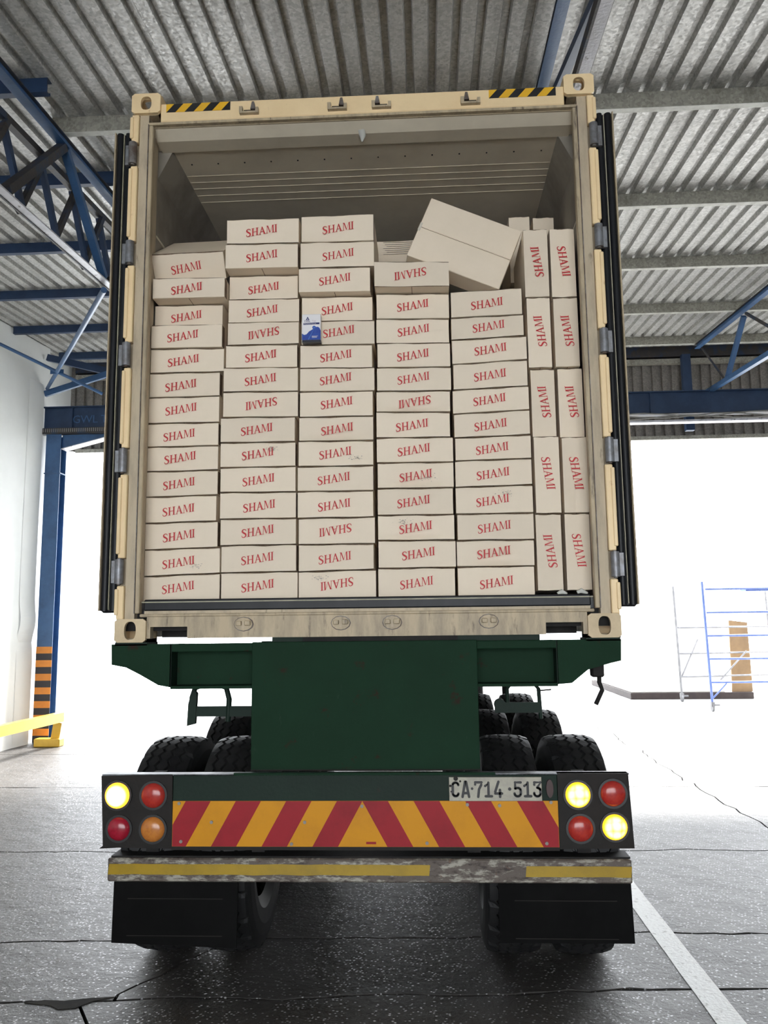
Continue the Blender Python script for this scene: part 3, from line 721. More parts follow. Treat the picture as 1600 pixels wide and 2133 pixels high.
# =================================================================== CARTONS
CARTONS = [
  [(-0.9348,0.3905,3.4895,3.6245,0.13,-0.44,0,"pitch"),(-0.918,0.386,3.347,3.458,0.08,-1.11,0,""),(-0.9412,0.3695,3.219,3.3435,0.17,-0.39,0,""),(-0.9355,0.381,3.09,3.2155,0.12,-0.75,0,""),(-0.9318,0.3925,2.959,3.0865,0.13,-0.73,0,""),(-0.943,0.374,2.828,2.9555,0.13,-0.23,0,""),(-0.9445,0.377,2.688,2.8245,0.13,0.15,0,""),(-0.9465,0.377,2.5635,2.6845,0.13,-0.23,0,""),(-0.9467,0.3775,2.434,2.56,0.13,0.23,0,""),(-0.9488,0.3815,2.3025,2.4305,0.13,0.38,0,""),(-0.9545,0.383,2.167,2.299,0.13,0.9,0,""),(-0.9477,0.3875,2.0315,2.1635,0.13,0.96,0,""),(-0.9352,0.3905,1.8975,2.028,0.13,1.32,0,""),(-0.9365,0.395,1.764,1.894,0.13,1.74,0,""),],
  [(-0.5245,0.385,3.631,3.7675,0.07,-0.67,0,""),(-0.5298,0.3865,3.494,3.6275,0.07,-0.82,0,""),(-0.5355,0.371,3.3595,3.4905,0.16,-0.69,0,""),(-0.5317,0.3805,3.2285,3.356,0.15,-0.75,0,""),(-0.5315,0.38,3.1025,3.225,0.14,-0.68,1,""),(-0.5397,0.3805,2.9765,3.099,0.14,-0.45,0,""),(-0.5407,0.3945,2.8455,2.973,0.13,-0.87,0,""),(-0.5405,0.395,2.7095,2.842,0.13,-0.94,1,""),(-0.554,0.39,2.576,2.706,0.13,-0.95,0,""),(-0.5518,0.3925,2.4465,2.5725,0.13,-0.44,0,""),(-0.55,0.392,2.3145,2.443,0.13,-0.15,0,""),(-0.549,0.394,2.1785,2.311,0.13,-0.58,0,""),(-0.5465,0.39,2.043,2.175,0.13,-0.22,0,""),(-0.5425,0.385,1.9055,2.0395,0.13,0.07,0,""),(-0.538,0.392,1.764,1.902,0.13,0.37,0,""),],
  [(-0.131,0.384,3.6365,3.783,0.09,0.22,0,""),(-0.1327,0.3905,3.4945,3.633,0.09,-0.81,0,""),(-0.148,0.377,3.3585,3.491,0.09,-0.61,0,""),(-0.1408,0.3765,3.223,3.355,0.15,-0.91,0,""),(-0.1363,0.3875,3.091,3.2195,0.14,-0.89,0,""),(-0.1458,0.3795,2.9635,3.0875,0.14,-0.83,0,""),(-0.1398,0.3905,2.8365,2.96,0.13,-1.25,0,""),(-0.1447,0.3805,2.7015,2.833,0.13,-0.75,0,""),(-0.1457,0.3855,2.574,2.698,0.13,-0.15,0,"dent"),(-0.1483,0.3875,2.442,2.5705,0.13,-0.44,0,""),(-0.1507,0.3905,2.3125,2.4385,0.13,-0.29,0,""),(-0.1512,0.3885,2.176,2.309,0.13,-0.37,0,""),(-0.1448,0.3905,2.041,2.1725,0.13,0.0,1,""),(-0.1482,0.3815,1.9075,2.0375,0.13,-0.08,0,""),(-0.143,0.392,1.764,1.904,0.13,1.1,1,""),],
  [(0.2565,0.388,3.357,3.492,0.05,-2.07,1,""),(0.2585,0.382,3.219,3.3535,0.14,-1.42,0,""),(0.2558,0.3815,3.085,3.2155,0.14,-1.35,0,""),(0.2597,0.3795,2.954,3.0815,0.13,-1.21,0,""),(0.259,0.385,2.827,2.9505,0.13,-0.82,0,""),(0.253,0.381,2.716,2.8235,0.13,-0.83,1,"dent"),(0.2505,0.379,2.582,2.7125,0.13,-1.28,0,""),(0.257,0.392,2.4525,2.5785,0.13,-0.58,0,""),(0.2587,0.3885,2.3195,2.449,0.13,-0.52,0,"dent"),(0.255,0.384,2.183,2.316,0.13,-0.37,0,""),(0.2572,0.3875,2.0535,2.1795,0.13,-0.37,0,"dent"),(0.2595,0.39,1.915,2.05,0.13,-0.44,0,""),(0.255,0.386,1.764,1.9115,0.13,0.0,0,""),],
  [(0.6425,0.37,3.2175,3.358,0.13,1.93,0,""),(0.644,0.376,3.0995,3.214,0.13,1.22,0,""),(0.6505,0.386,2.971,3.096,0.13,2.15,0,""),(0.652,0.381,2.832,2.9675,0.13,2.55,0,""),(0.6502,0.3905,2.7065,2.8285,0.13,1.91,0,""),(0.6527,0.3865,2.579,2.703,0.13,2.07,0,""),(0.6547,0.3845,2.458,2.5755,0.13,1.42,0,""),(0.653,0.387,2.322,2.4545,0.13,0.89,0,""),(0.6528,0.3885,2.1825,2.3185,0.13,0.96,0,""),(0.6552,0.3835,2.0485,2.179,0.13,0.0,0,""),(0.6507,0.3865,1.916,2.045,0.13,-0.3,0,"dent"),(0.65,0.381,1.764,1.9125,0.13,-0.15,0,""),],
  [(0.9082,0.1275,3.3115,3.6835,0.13,0,"up",""),(0.91,0.122,2.9315,3.308,0.13,0,"up",""),(0.9197,0.1235,2.571,2.928,0.15,0,"up",""),(0.9217,0.1275,2.1755,2.5675,0.12,0,"down",""),(0.9177,0.1275,1.79,2.172,0.13,0,"up",""),],
  [(1.0467,0.1295,3.306,3.6825,0.13,0,"down",""),(1.049,0.126,2.9325,3.3025,0.13,0,"up",""),(1.0597,0.1275,2.565,2.929,0.15,0,"up",""),(1.062,0.128,2.1755,2.5615,0.12,0,"down",""),(1.06,0.125,1.79,2.172,0.13,0,"down",""),],
]

ORD = ['topmost','second from top','third from top','fourth from top','fifth from top','sixth from top','seventh from top','eighth from top','ninth from top','tenth from top','eleventh from top','twelfth from top','thirteenth from top','fourteenth from top','fifteenth from top']
CN = ['far left column','second column from left','third column from left','fourth column from left','fifth column from left','inner upright column at right','outer upright column against right wall']
GN = ['cartons in the %s' % c for c in CN]
def ordn(i, n):
    if i == n-1: return 'bottom one'
    if i == n-2: return 'second from bottom'
    if i == n-3 and n > 6: return 'third from bottom'
    return ORD[i]
def carton(w_, h_, d_, st, sb, seed, dent='', blank=False, wide=False):
    """origin at the middle of the lower front edge; front faces -y"""
    s = MB(); rnd = random.Random(seed); nx, nz = 12, 6; g = .0018
    hw = w_/2 - g; vs = []
    db = rnd.uniform(-.0015, .003); ph = rnd.uniform(0, 6); dx = rnd.uniform(-.3,.3)*w_; dd = rnd.uniform(.003,.008)
    for j in range(nz+1):
        for i in range(nx+1):
            u = i/nx*2-1; v = j/nz
            x_ = u*hw; zt_ = h_ + st*x_ - .0050 - .0016*math.sin(u*5+ph) - .0020*noise.noise(Vector((u*4,seed*1.7,0))); zb_ = sb*x_ + .001 + .0008*math.sin(u*4+ph*2)
            z_ = zb_ + (zt_-zb_)*v
            edge = (1-u*u)*(4*v*(1-v))
            y_ = db*edge + .0022*noise.noise(Vector((u*1.6, v*1.3, seed*2.3)))*edge
            if dent: y_ += .016*math.exp(-((u-dx)**2)/.5)*math.exp(-((v-.25)**2)/.05)*edge**.5 + .006*edge
            elif rnd.random() < 2 and seed % 3 == 0: y_ += dd*math.exp(-((u-dx*3)**2)/.25 - ((v-.2)**2)/.06)
            vs.append((x_, y_, z_))
    s.add(vs, [(j*(nx+1)+i, j*(nx+1)+i+1, (j+1)*(nx+1)+i+1, (j+1)*(nx+1)+i) for j in range(nz) for i in range(nx)], 'carton_white', True)
    # brown board edge around the front
    top = [vs[nz*(nx+1)+i] for i in range(nx+1)]; bot = [vs[i] for i in range(nx+1)]
    s.add([(a,b+.0005,c) for a,b,c in top] + [(a,.006,h_+st*a-.0004) for a,b,c in top], [(i,i+1,nx+2+i,nx+1+i) for i in range(nx)], 'kraft')
    # body
    P = lambda a, y_, t: (a, y_, (h_+st*a) if t else sb*a)
    B_ = [P(-hw,.006,0),P(hw,.006,0),P(hw,.006,1),P(-hw,.006,1),P(-hw,d_,0),P(hw,d_,0),P(hw,d_,1),P(-hw,d_,1)]
    s.add(B_, [(0,4,5,1),(3,2,6,7),(0,3,7,4),(1,5,6,2),(4,7,6,5)], 'carton_white')
    # strips that join the front sheet to the body (sides and bottom)
    lf = [vs[j*(nx+1)] for j in range(nz+1)]; rg = [vs[j*(nx+1)+nx] for j in range(nz+1)]
    for L_ in (lf, rg): s.add([p for p in L_] + [(p[0], .006, p[2]) for p in L_], [(j,j+1,nz+2+j,nz+1+j) for j in range(nz)], 'carton_white')
    s.add([p for p in bot] + [(p[0], .006, sb*p[0]) for p in bot], [(i,i+1,nx+2+i,nx+1+i) for i in range(nx)], 'kraft' if seed % 2 else 'carton_white')
    # second flap edge shown at the right side, slightly behind
    if not blank and seed % 2 == 0:
        s.box(hw+.0002, hw+.0016, .003, .05, sb*hw+.004, h_+st*hw-.006, 'kraft')
    # flap seam on top and underneath
    s.box(-.0015, .0015, .01, d_-.01, -.0006, .0004, 'kraft')
    return s
def letters(parent, loc, roty=0, y=-.0052):
    o = bpy.data.objects.new('lettering', SHAMI); COL.objects.link(o); o.parent = parent; o.location = loc; o.rotation_euler = (0, roty, 0); return o
DEP = .47
seed = 0
for ci, colr in enumerate(CARTONS):
    n = len(colr)
    for i, (cx, w_, z0, z1, py, roll, flip, kind) in enumerate(colr):
        seed += 1; dent = kind == 'dent'
        if ci < 5:
            st = math.tan(R(roll)); below = colr[i+1] if i+1 < n else None
            sb = math.tan(R(below[5])) if below else 0
            if ci == 4 and i == n-1: st = 0
            z0b = z0 + (sb*(cx-below[0]) if below else 0)
            if kind == 'pitch': sb = st = 0; z0b = z0 - .008
            s = carton(w_, z1-z0b, DEP, st, sb, seed, dent)
            o = s.build('carton', None, fix=False); o.location = (cx, py, z0b)
            if kind == 'pitch': o.location = (cx, .175, z0b+.004); o.rotation_euler = (R(33), R(-1), 0)
            rr = math.pi if flip else 0
            ly = -.0045
            letters(o, (random.uniform(-.008,.008)+(-.012 if ci==0 else 0), ly, (z1-z0b)/2 + random.uniform(-.006,.004)), rr)
            look = 'white carton with upside-down red lettering' if flip else 'white carton with red lettering'
            if dent: look = look.replace('white carton', 'dented white carton')
            if kind == 'pitch': look = 'white carton with red lettering tipped forward'
        else:
            s = carton(w_, z1-z0, DEP, 0, 0, seed)
            o = s.build('carton', None, fix=False); o.location = (cx, py, z0)
            letters(o, (.004, -.0045, (z1-z0)/2+.005), R(-90) if flip == 'up' else R(90))
            look = 'upright carton, red lettering reading ' + ('upward' if flip == 'up' else 'downward')
        tag(o, '%s, %s, %s' % (look, ordn(i, n), CN[ci]), 'carton', GN[ci])
        # grubby marks and clear tape the photo shows on a few
        mk = {(2,9):(.10,.035),(3,8):(.06,.045),(3,10):(-.06,.09),(4,8):(.05,.10),(2,14):(-.09,.10),(0,12):(.07,.04),(1,9):(.07,.09)}.get((ci,i))
        if mk:
            s = MB(); rnd = random.Random(seed)
            for q in range(34):
                a = mk[0]+rnd.gauss(0,.020); b = mk[1]+rnd.gauss(0,.008)
                s.add([(a,-.0062,b),(a+rnd.uniform(.003,.010),-.0062,b+.0005),(a+rnd.uniform(.002,.008),-.0062,b+rnd.uniform(.001,.004))], [(0,1,2)], 'grey_smudge')
            s.build('smudge', o)
        if (ci, i) in ():
            z_ = (z1-z0)
            MB().box(-.028, .028, -.0058, -.0054, z_*.25, z_-.002, 'packing_tape').build('tape', o)
# the big loose carton lying on its edge on top, wide face outward
def loose(w_, h_, d_, lab, loc, rot, seam=True):
    s = MB(); s.box(-w_/2, w_/2, 0, d_, 0, h_*.5-.0015, 'carton_white', bev=.003); s.box(-w_/2, w_/2, .0, d_, h_*.5+.0015, h_, 'carton_white', bev=.003)
    s.box(-w_/2+.004, w_/2-.004, .004, d_-.004, h_*.3, h_*.7, 'kraft')
    o = s.build('carton'); o.location = loc; o.rotation_euler = rot
    MB().box(-w_/2-.0015, -w_/2+.012, -.0015, .05, h_*.5-.025, h_*.5+.025, 'packing_tape').build('tape', o)
    tag(o, lab, 'carton', 'loose cartons on top of the stacks'); return o
loose(.522, .372, .13, 'large blank carton tilted on its edge atop the stacks, seam across its face', (.474, .165, 3.478), (R(-6), R(22.2), R(3)))
def plain(cx, y, z0, w_, h_, d_, lab, rot=(0,0,0), print_=False):
    o = carton(w_, h_, d_, 0, 0, int(cx*100)+500, blank=True).build('carton', None, fix=False); o.location = (cx, y, z0); o.rotation_euler = rot
    if print_:
        for k in range(7):
            MB().box(-.15+.01*(k%3), .12-.02*(k%2), -.0052, -.0050, h_-.015-.012*k, h_-.0125-.012*k, 'grey_smudge').build('small_print', o)
    tag(o, lab, 'carton', 'cartons in the layer behind')
plain(.889, .615, 3.60, .124, .41, .47, 'blank upright carton peeking over the right columns from behind, left one')
plain(1.030, .615, 3.60, .124, .40, .47, 'blank upright carton peeking over the right columns from behind, beside the wall')
plain(.235, .62, 3.56, .385, .33, .47, 'shaded carton with fine print behind the gap beside the tilted carton', print_=True)
# small white and blue medicine pack
p = empty('medicine_pack', (-.2705, .098, 3.0905), 'small white and blue medicine pack propped against the third column', 'box')
W2, H2 = .049, .152
s = MB().box(-W2, W2, 0, .038, 0, H2, 'pack_white', bev=.0015); s.box(-W2+.001, W2+.0004, -.0004, .038, -.0003, .0125, 'pack_dark'); s.build('box', p)
wv = [(-W2,.048),(-W2+.012,.040),(-W2+.024,.043),(-.012,.058),(.005,.068),(.016,.078),(.026,.082),(.036,.082),(.043,.076),(W2,.062)]
s = MB(); pts = [(-W2,.0125)] + [(W2,.0125)] + wv[::-1]
s.add([(a,-.0008,b) for a,b in pts], [tuple(t) for t in tessellate_polygon([[Vector((a,b,0)) for a,b in pts]])], 'pack_blue')
s.add([(a,-.0011,b) for a,b in ((-.018,.014),(.012,.070),(.014,.070),(-.012,.014))], [(0,1,2,3)], 'pack_pale_blue')
c_ = circle(.015,.079,.0095,16); s.add([(a,-.0014,b) for a,b in c_], [tuple(range(16))], 'pack_blue'); c_ = circle(.015,.079,.0060,16); s.add([(a,-.0017,b) for a,b in c_], [tuple(range(16))], 'pack_pale_blue')
s.add([(-W2+.020,-.0012,.119),(-W2+.030,-.0012,.139),(-W2+.040,-.0012,.119)], [(0,1,2)], 'pack_navy')
s.add([(-W2+.0265,-.0015,.122),(-W2+.030,-.0015,.129),(-W2+.0335,-.0015,.122)], [(0,1,2)], 'pack_white')
s.add([(a,-.0012,b) for a,b in ((-W2+.008,.094),(W2-.006,.096),(W2-.006,.106),(-W2+.008,.104))], [(0,1,2,3)], 'pack_navy')
s.build('printing', p, fix=False)
bfont('lettering', 'Delta', .0145, 'pack_navy', p, (-W2+.012,-.0013,.1095)); bfont('lettering', 'Tab', .0140, 'pack_pink', p, (.004,-.0013,.1095))
bfont('lettering', 'Rehydration Formula', .0075, 'pack_white', p, (-W2+.011,-.0016,.0975), width=1.05)
for k in range(3): MB().box(.003, .030+.005*(k==2), -.0012, -.0010, .024+.004*k, .0255+.004*k, 'pack_white').build('small_print', p)

# =================================================================== TRAILER
T = empty('trailer', (0, 0, 0), 'dark green skeletal trailer with chevron tail board and dual wheels under the container', 'trailer')
def tp(mb, name, parent=None, **kw): return mb.build(name, parent or T, **kw)
# bolster
s = MB()
s.prism([(-1.237,1.552),(-1.233,1.454),(-1.16,1.440),(-1.094,1.407),(-1.0,1.355),(-.94,1.344),(-.94,1.552)], 'y', 0, .035, 'trailer_green')
s.prism([(1.218,1.552),(1.213,1.452),(1.16,1.440),(1.057,1.411),(.98,1.350),(.915,1.345),(.915,1.552)], 'y', 0, .035, 'trailer_green')
s.box(-.94, .915, 0, .035, 1.512, 1.552, 'trailer_green', bev=.004)
s.box(-.94, .915, 0, .19, 1.336, 1.350, 'trailer_green')
s.box(-.94, .915, .10, .115, 1.35, 1.512, 'trailer_green')
s.box(-.945, -.938, .0, .2, 1.345, 1.55, 'trailer_green_dark'); s.box(.912, .918, 0, .2, 1.345, 1.55, 'trailer_green_dark')
s.box(-1.22, 1.20, .035, .20, 1.520, 1.540, 'trailer_green_dark'); s.box(.45, .84, .02, .10, 1.55, 1.582, 'trailer_green_dark'); s.box(-.45, -.30, .02, .10, 1.55, 1.60, 'trailer_green_dark'); s.box(-.30, .45, .02, .10, 1.55, 1.61, 'chassis_black')
s.box(-1.22, -1.06, .0, .16, 1.545, 1.560, 'trailer_green_dark'); s.box(1.055, 1.215, .0, .16, 1.545, 1.560, 'trailer_green_dark')
tp(s, 'bolster')
s = MB().box(-.541, .538, -.014, .0, .958, 1.556, 'trailer_green', bev=.003); s.box(-.541, .538, -.015, .03, .955, .962, 'panel_brown'); tp(s, 'back_plate')
for sx in (-1,1):
    s = MB().box(min(sx*.43,sx*.45), max(sx*.43,sx*.45), .0, 11.8, 1.02, 1.50, 'trailer_green_dark'); s.box(min(sx*.36,sx*.52), max(sx*.36,sx*.52), .0, 11.8, 1.0, 1.02, 'trailer_green_dark'); s.box(min(sx*.36,sx*.52), max(sx*.36,sx*.52), .12, 11.8, 1.50, 1.52, 'trailer_green_dark'); tp(s, 'frame_rail')
for y in (3.2, 6.2, 9.2, 11.4): tp(MB().box(-1.15,1.15,y,y+.12,1.36,1.50,'trailer_green_dark'), 'cross_member')
# hanging frames under the wings
s = MB().tube([(-.705,.2,1.16),(-.700,.2,1.27),(-.715,.2,1.325),(-.75,.2,1.34),(-.84,.2,1.34),(-.875,.2,1.325),(-.89,.2,1.28),(-.893,.2,1.15)], .014, 'trailer_green_dark', 10); s.prism([(-.91,1.14),(-.868,1.15),(-.862,1.30),(-.885,1.325),(-.905,1.25)], 'y', .185, .215, 'trailer_green_dark'); s.box(-.88,-.55,.19,.21,1.185,1.235,'trailer_green_dark'); tp(s, 'hanging_frame')
s = MB().tube([(.695,.2,1.20),(.693,.2,1.31),(.71,.2,1.33),(.83,.2,1.33),(.848,.2,1.31),(.855,.2,1.165)], .010, 'trailer_green_dark', 10); s.box(.63,.86,.19,.21,1.195,1.245,'trailer_green_dark'); s.prism(circle(.655,1.235,.028,14), 'y', .18, .22, 'trailer_green_dark'); s.tube([(.85,.2,1.30),(.91,.2,1.305)], .004, 'chassis_black', 6); tp(s, 'hanging_frame')
s = MB().box(1.09,1.15,.08,.14,1.37,1.45,'chassis_black',bev=.008); s.tube([(1.13,.11,1.38),(1.125,.09,1.345),(1.135,.08,1.31),(1.10,.07,1.245)], .011, 'chassis_black', 8); s.box(1.06,1.17,.07,.15,1.435,1.447,'chassis_black'); tp(s, 'twist_lock')
# lamp bar
s = MB().box(-.885, .878, -.10, -.088, .640, .956, 'trailer_green_dark', bev=.003); s.box(-1.22, 1.20, -.10, -.045, .950, .957, 'steel_top_lit'); s.box(-.885,.878,-.102,.0,.622,.640,'panel_brown')
s.box(-.6,.6,-.108,-.09,.952,.962,'trailer_green'); tp(s, 'lamp_bar')
def lamp(par, cx, cz, m, r_=.0555, lab=None):
    s = MB(); n = 28; vs = [(0,-.022,0)]; fs = []
    for k, (rr, yy) in enumerate(((.35,-.021),(.7,-.017),(.92,-.010),(1.0,0))):
        vs += [(r_*rr*math.cos(2*math.pi*i/n), yy, r_*rr*math.sin(2*math.pi*i/n)) for i in range(n)]
    fs += [(0, 1+i, 1+(i+1)%n) for i in range(n)]
    for k in range(3):
        for i in range(n): fs.append((1+k*n+i, 1+k*n+(i+1)%n, 1+(k+1)*n+(i+1)%n, 1+(k+1)*n+i))
    s.add(vs, fs, m, True); o = s.build('lamp_lens', par); o.location = (cx, -.112, cz)
    if lab: o['label'] = lab
    b = MB(); b.prism(circle(0,0,r_+.010,28), 'y', -.006, .010, 'lens_bezel'); q = b.build('lamp_bezel', par); q.location = (cx, -.106, cz)
L_ = tp(MB().prism([(-1.222,.950),(-.887,.957),(-.882,.628),(-1.13,.632),(-1.20,.628),(-1.222,.628),(-1.205,.64)], 'y', -.104, -.06, 'panel_brown'), 'lamp_panel')
R_ = tp(MB().prism([(.878,.957),(1.195,.957),(1.207,.634),(.878,.630)], 'y', -.104, -.06, 'panel_brown'), 'lamp_panel')
lamp(L_, -1.142, .864, 'lamp_on_plain', .058, 'lit amber lens'); lamp(L_, -.973, .864, 'lens_red', lab='unlit red lens'); lamp(L_, -1.130, .716, 'lens_crimson', .052, 'unlit crimson lens'); lamp(L_, -.971, .714, 'lens_amber', lab='unlit amber lens')
lamp(R_, .966, .865, 'lamp_on_petal', lab='lit amber lens'); lamp(R_, 1.122, .870, 'lens_red', lab='unlit red lens'); lamp(R_, .972, .719, 'lens_red', lab='unlit red lens'); lamp(R_, 1.123, .726, 'lamp_on_petal', lab='lit amber lens')
MB().prism([(.842+.016*math.cos(t*.4),.892+.040*math.sin(t*.4)) for t in range(16)], 'y', -.112, -.10, 'reflector_dark').build('side_reflector', T)
# chevron board
cb = tp(MB().box(-.882, .876, -.1045, -.100, .638, .838, 'reflect_yellow'), 'chevron_board')
def chev(px, pz=.838): pass
pitch = .1166; x0c = -.006; zt, zb_ = .8375, .6385; run = .112
def clipx(poly, lo, hi):
    def cl(P, xc, keep):
        o=[]
        for i in range(len(P)):
            a, b = P[i], P[(i+1)%len(P)]; ia, ib = keep(a[0]), keep(b[0])
            if ia: o.append(a)
            if ia != ib: t=(xc-a[0])/(b[0]-a[0]); o.append((xc, a[1]+t*(b[1]-a[1])))
        return o
    P = cl(poly, lo, lambda v: v>=lo-1e-9)
    return cl(P, hi, lambda v: v<=hi+1e-9) if len(P) > 2 else P
for sg in (-1, 1):
    k = 0
    while k < 9:
        a = x0c + sg*(pitch*k*1.0); b = x0c + sg*pitch*(k+1)
        if k % 2 == 0:
            poly = [(a,zt),(b,zt),(b+sg*run,zb_),(a+sg*run,zb_)]
            P_ = clipx(poly, -.881, .875)
            if len(P_) > 2:
                s = MB(); s.add([(u,-.1052,v) for u,v in P_], [tuple(range(len(P_)))], 'reflect_red'); s.build('red_stripe', cb)
        k += 1
for (px_, pz_) in ((-.872+.02,.828),(-.70,.745),(-.84,.66),(-.27,.745),(-.33,.65),(-.008,.815),(.285,.655),(.47,.822),(.615,.818),(.845,.832),(.82,.655)):
    MB().prism(circle(px_, pz_, .0075, 12), 'y', -.1095, -.105, 'screw_head').build('screw', cb)
MB().box(.010,.055,-.1056,-.1050,.650,.660,'reflect_red').build('small_mark', cb)
# number plate
NP = tp(MB().box(.389, .806, -.112, -.106, .838, .943, 'plate_paint', bev=.002), 'number_plate')
def glyph(ch):
    A = lambda cx,cy,r0,r1,a0,a1,n=7: [(cx+r0*math.cos(R(a0+(a1-a0)*i/n)), cy+r1*math.sin(R(a0+(a1-a0)*i/n))) for i in range(n+1)]
    G = {'C': [A(.22,.78,.17,.17,0,180)+A(.22,.22,.17,.17,180,360)], 'A': [[(.03,0),(.20,1),(.26,1),(.43,0)],[(.10,.25),(.36,.25)]],
         '7': [[(.03,.82),(.03,.96),(.42,.96),(.40,.8),(.26,.5),(.2,.0)]], '1': [[(.04,.72),(.24,.94),(.24,.04)],[(.06,.04),(.44,.04)]],
         '4': [[(.26,1),(.05,.33),(.05,.22),(.46,.22)],[(.34,.46),(.34,0)]],
         '5': [[(.42,.95),(.08,.95),(.08,.55)]+A(.22,.42,.19,.17,130,0,5)+A(.22,.22,.19,.19,0,-180,7)],
         '3': [[(.05,.80),(.05,.95),(.42,.95),(.22,.60)]+A(.22,.42,.19,.17,80,0,4)+A(.22,.22,.19,.19,0,-190,8)]}
    return G[ch]
H_ = .066; x = .402
for ch, gap in (('C',.045),('A',.058),('7',.044),('1',.044),('4',.088),('5',.044),('1',.044),('3',.04)):
    s = MB()
    for pl in glyph(ch):
        P2 = [(x+a*H_*1.12, .857+b*H_) for a, b in pl]
        for q in stroke(P2, .0115): s.add([(u,-.1128,v) for u,v in q], [(0,1,2,3)], 'plate_ink')
        for (u,v) in P2: c_ = circle(u,v,.0056,10); s.add([(a,-.1129,b) for a,b in c_], [tuple(range(10))], 'plate_ink')
    s.build('character', NP, fix=False); x += gap
for (u,v,r_) in ((.493,.893,.006),(.662,.891,.0075)):
    c_ = circle(u,v,r_,12); s = MB(); s.add([(a,-.1129,b) for a,b in c_], [tuple(range(12))], 'plate_ink'); s.build('dot', NP)
for (u,v,r_) in ((.42,.937,.011),(.44,.925,.005),(.395,.905,.006),(.399,.88,.004),(.8,.92,.004)):
    c_ = circle(u,v,r_,7); s = MB(); s.add([(a,-.1126,b) for a,b in c_], [tuple(range(7))], 'panel_brown'); s.build('chip', NP)
# bumper
s = MB(); s.box(-1.181, 1.192, -.10, -.02, .482, .585, 'bumper_worn', bev=.006); s.box(-1.17, 1.19, -.085, .03, .585, .592, 'chassis_black')
B = tp(s, 'underrun_bumper')
def tape(x0, x1, z0, z1):
    s = MB(); n = 24; vs = []
    for i in range(n+1):
        t = i/n; x_ = x0+(x1-x0)*t; e = .004*noise.noise(Vector((x_*9,3,0))); ex = (.010 if i in (0,n) else 0)
        vs += [(x_, -.1012, z0+e), (x_+ex*.5, -.1012, z1+e*.6)]
    s.add(vs, [(2*i,2*i+2,2*i+3,2*i+1) for i in range(n)], 'bumper_tape'); s.build('reflective_tape', B)
tape(-1.178, .292, .514, .560); tape(.722, 1.187, .510, .556)
for x_ in (-1.0,-.5,.5,1.0): tp(MB().box(x_-.03, x_+.03, -.02, .10, .50, .94, 'chassis_black'), 'bumper_bracket')
# mud flaps
def flap(poly):
    s = MB(); s.prism(poly, 'y', -.074, -.062, 'rubber_flap')
    o = tp(s, 'mud_flap'); x0, x1 = min(p[0] for p in poly)+.07, max(p[0] for p in poly)-.07
    for z in (.24, .40): MB().box(x0, x1, -.0755, -.074, z, z+.003, 'panel_brown').build('moulded_rib', o)
flap([(-1.162,.210),(-.586,.190),(-.582,.475),(-1.158,.475)]); flap([(.602,.222),(1.195,.224),(1.190,.475),(.602,.475)])

# wheels
TR, TWD = .525, .292
def tyre_mesh():
    s = MB(); n = 180
    gx = [-.078, -.027, .027, .078]; gw = .005; amp = .0095
    def ring(j):
        z = [0, 1, 0, -1][j % 4]; row = []
        def rad(x_): return TR - .016*(abs(x_)/.125)**2.6
        row += [(-.105,.275),(-.138,.33),(-.146,.40),(-.142,.455),(-.132,.492)]
        nt = (j % 8) == 0
        row += [(-.124, rad(.125)-(.012 if nt else 0)), (-.108, rad(.108)-(.008 if nt else 0))]
        for k, g in enumerate(gx):
            a = g + z*amp*(1 if k % 2 else -1)
            row += [(a-gw-.003, rad(a)), (a-gw, rad(a)-.013), (a+gw, rad(a)-.013), (a+gw+.003, rad(a))]
        row += [(.108, rad(.108)-(.008 if nt else 0)), (.124, rad(.125)-(.012 if nt else 0))]
        row += [(.132,.492),(.142,.455),(.146,.40),(.138,.33),(.105,.275)]
        return row
    vs = []; m_ = len(ring(0))
    for j in range(n):
        t = 2*math.pi*j/n
        for (x_, r_) in ring(j): vs.append((x_, r_*math.cos(t), r_*math.sin(t)))
    fs = [(j*m_+i, ((j+1)%n)*m_+i, ((j+1)%n)*m_+i+1, j*m_+i+1) for j in range(n) for i in range(m_-1)]
    s.add(vs, fs, 'tyre_rubber'); return s
def rim_mesh():
    s = MB(); n = 32; vs = []
    pr = [(-.105,.275),(-.10,.25),(.02,.24),(.05,.20),(.05,.10),(-.02,.09),(-.02,.0)]
    for j in range(n):
        t = 2*math.pi*j/n
        for (x_, r_) in pr: vs.append((x_, r_*math.cos(t), r_*math.sin(t)))
    m_ = len(pr); s.add(vs, [(j*m_+i, ((j+1)%n)*m_+i, ((j+1)%n)*m_+i+1, j*m_+i+1) for j in range(n) for i in range(m_-1)], 'rim_steel', True)
    for k in range(10): t = 2*math.pi*k/10; s.tube([(.03,.15*math.cos(t),.15*math.sin(t)),(.075,.15*math.cos(t),.15*math.sin(t))], .014, 'rim_steel', 6)
    return s
ty0 = tyre_mesh().build('tyre', T); ri0 = rim_mesh().build('rim', ty0); first = True
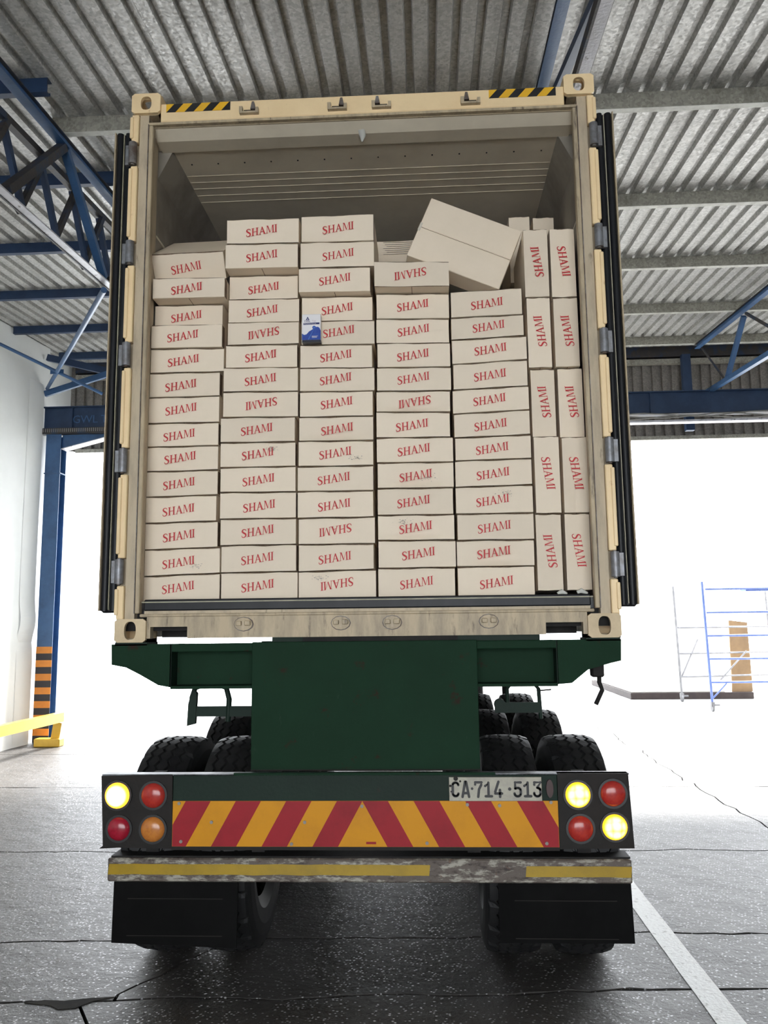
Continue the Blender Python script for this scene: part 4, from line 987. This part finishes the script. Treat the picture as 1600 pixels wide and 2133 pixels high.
for y in (.51, 1.81, 3.12):
    for x_ in (-1.035, -.693, .693, 1.035):
        o = ty0 if first else dup(ty0, T); first = False
        o.location = (x_, y, TR-.004)
        o.rotation_euler = (R((x_*77+y*31) % 8), 0, math.pi if x_ in (-1.035, .693) else 0)
    tp(MB().tube([(-.85,y,TR),(.85,y,TR)], .065, 'chassis_black', 14), 'axle')
    for sx in (-1,1):
        s = MB(); s.bar((sx*.44,y-.45,.72),(sx*.44,y+.45,.72),.08,.05,'chassis_black'); s.box(min(sx*.39,sx*.49),max(sx*.39,sx*.49),y-.08,y+.08,.55,.74,'chassis_black'); s.box(min(sx*.42,sx*.46),max(sx*.42,sx*.46),y-.5,y-.4,.68,1.03,'chassis_black'); tp(s, 'leaf_spring')

# unseen tractor unit added ahead of the container to block light under the trailer
V = empty('unseen_tractor', (0, 10.4, 0), 'dark truck tractor added unseen ahead of the container to block light', 'truck')
def vb(name, *a, **k): return MB().box(*a, **k).build(name, V)
vb('cab', -1.22, 1.22, 3.0, 4.9, .75, 3.6, 'trailer_green_dark', bev=.08)
vb('bumper', -1.22, 1.22, 4.85, 5.1, .35, .85, 'chassis_black', bev=.03)
vb('windscreen', -1.08, 1.08, 4.86, 4.93, 2.1, 3.1, 'plate_ink', bev=.01)
for sx in (-.42, .42): vb('chassis_rail', sx-.04, sx+.04, -1.2, 4.9, .75, 1.0, 'chassis_black')
vb('coupling', -.45, .45, -.5, .5, 1.0, 1.14, 'chassis_black', bev=.02)
for (x_, y_) in ((-1.03,-.6),(-.69,-.6),(.69,-.6),(1.03,-.6),(-1.03,.75),(-.69,.75),(.69,.75),(1.03,.75),(-1.0,3.9),(1.0,3.9)):
    o = dup(ty0, V); o.location = (x_, y_, TR-.004); o.rotation_euler = (R(x_*50), 0, 0)
for sx in (-1, 1):
    tp(MB().box(min(sx*.75,sx*.87), max(sx*.75,sx*.87), 7.6, 7.75, .08, 1.36, 'chassis_black').box(min(sx*.68,sx*.94), max(sx*.68,sx*.94), 7.5, 7.85, .0, .08, 'chassis_black'), 'landing_leg')  # unseen legs, likewise added to keep light from under the trailer
    tp(MB().box(min(sx*1.0,sx*1.04), max(sx*1.0,sx*1.04), 3.95, 4.0, .55, 1.36, 'chassis_black'), 'side_guard')
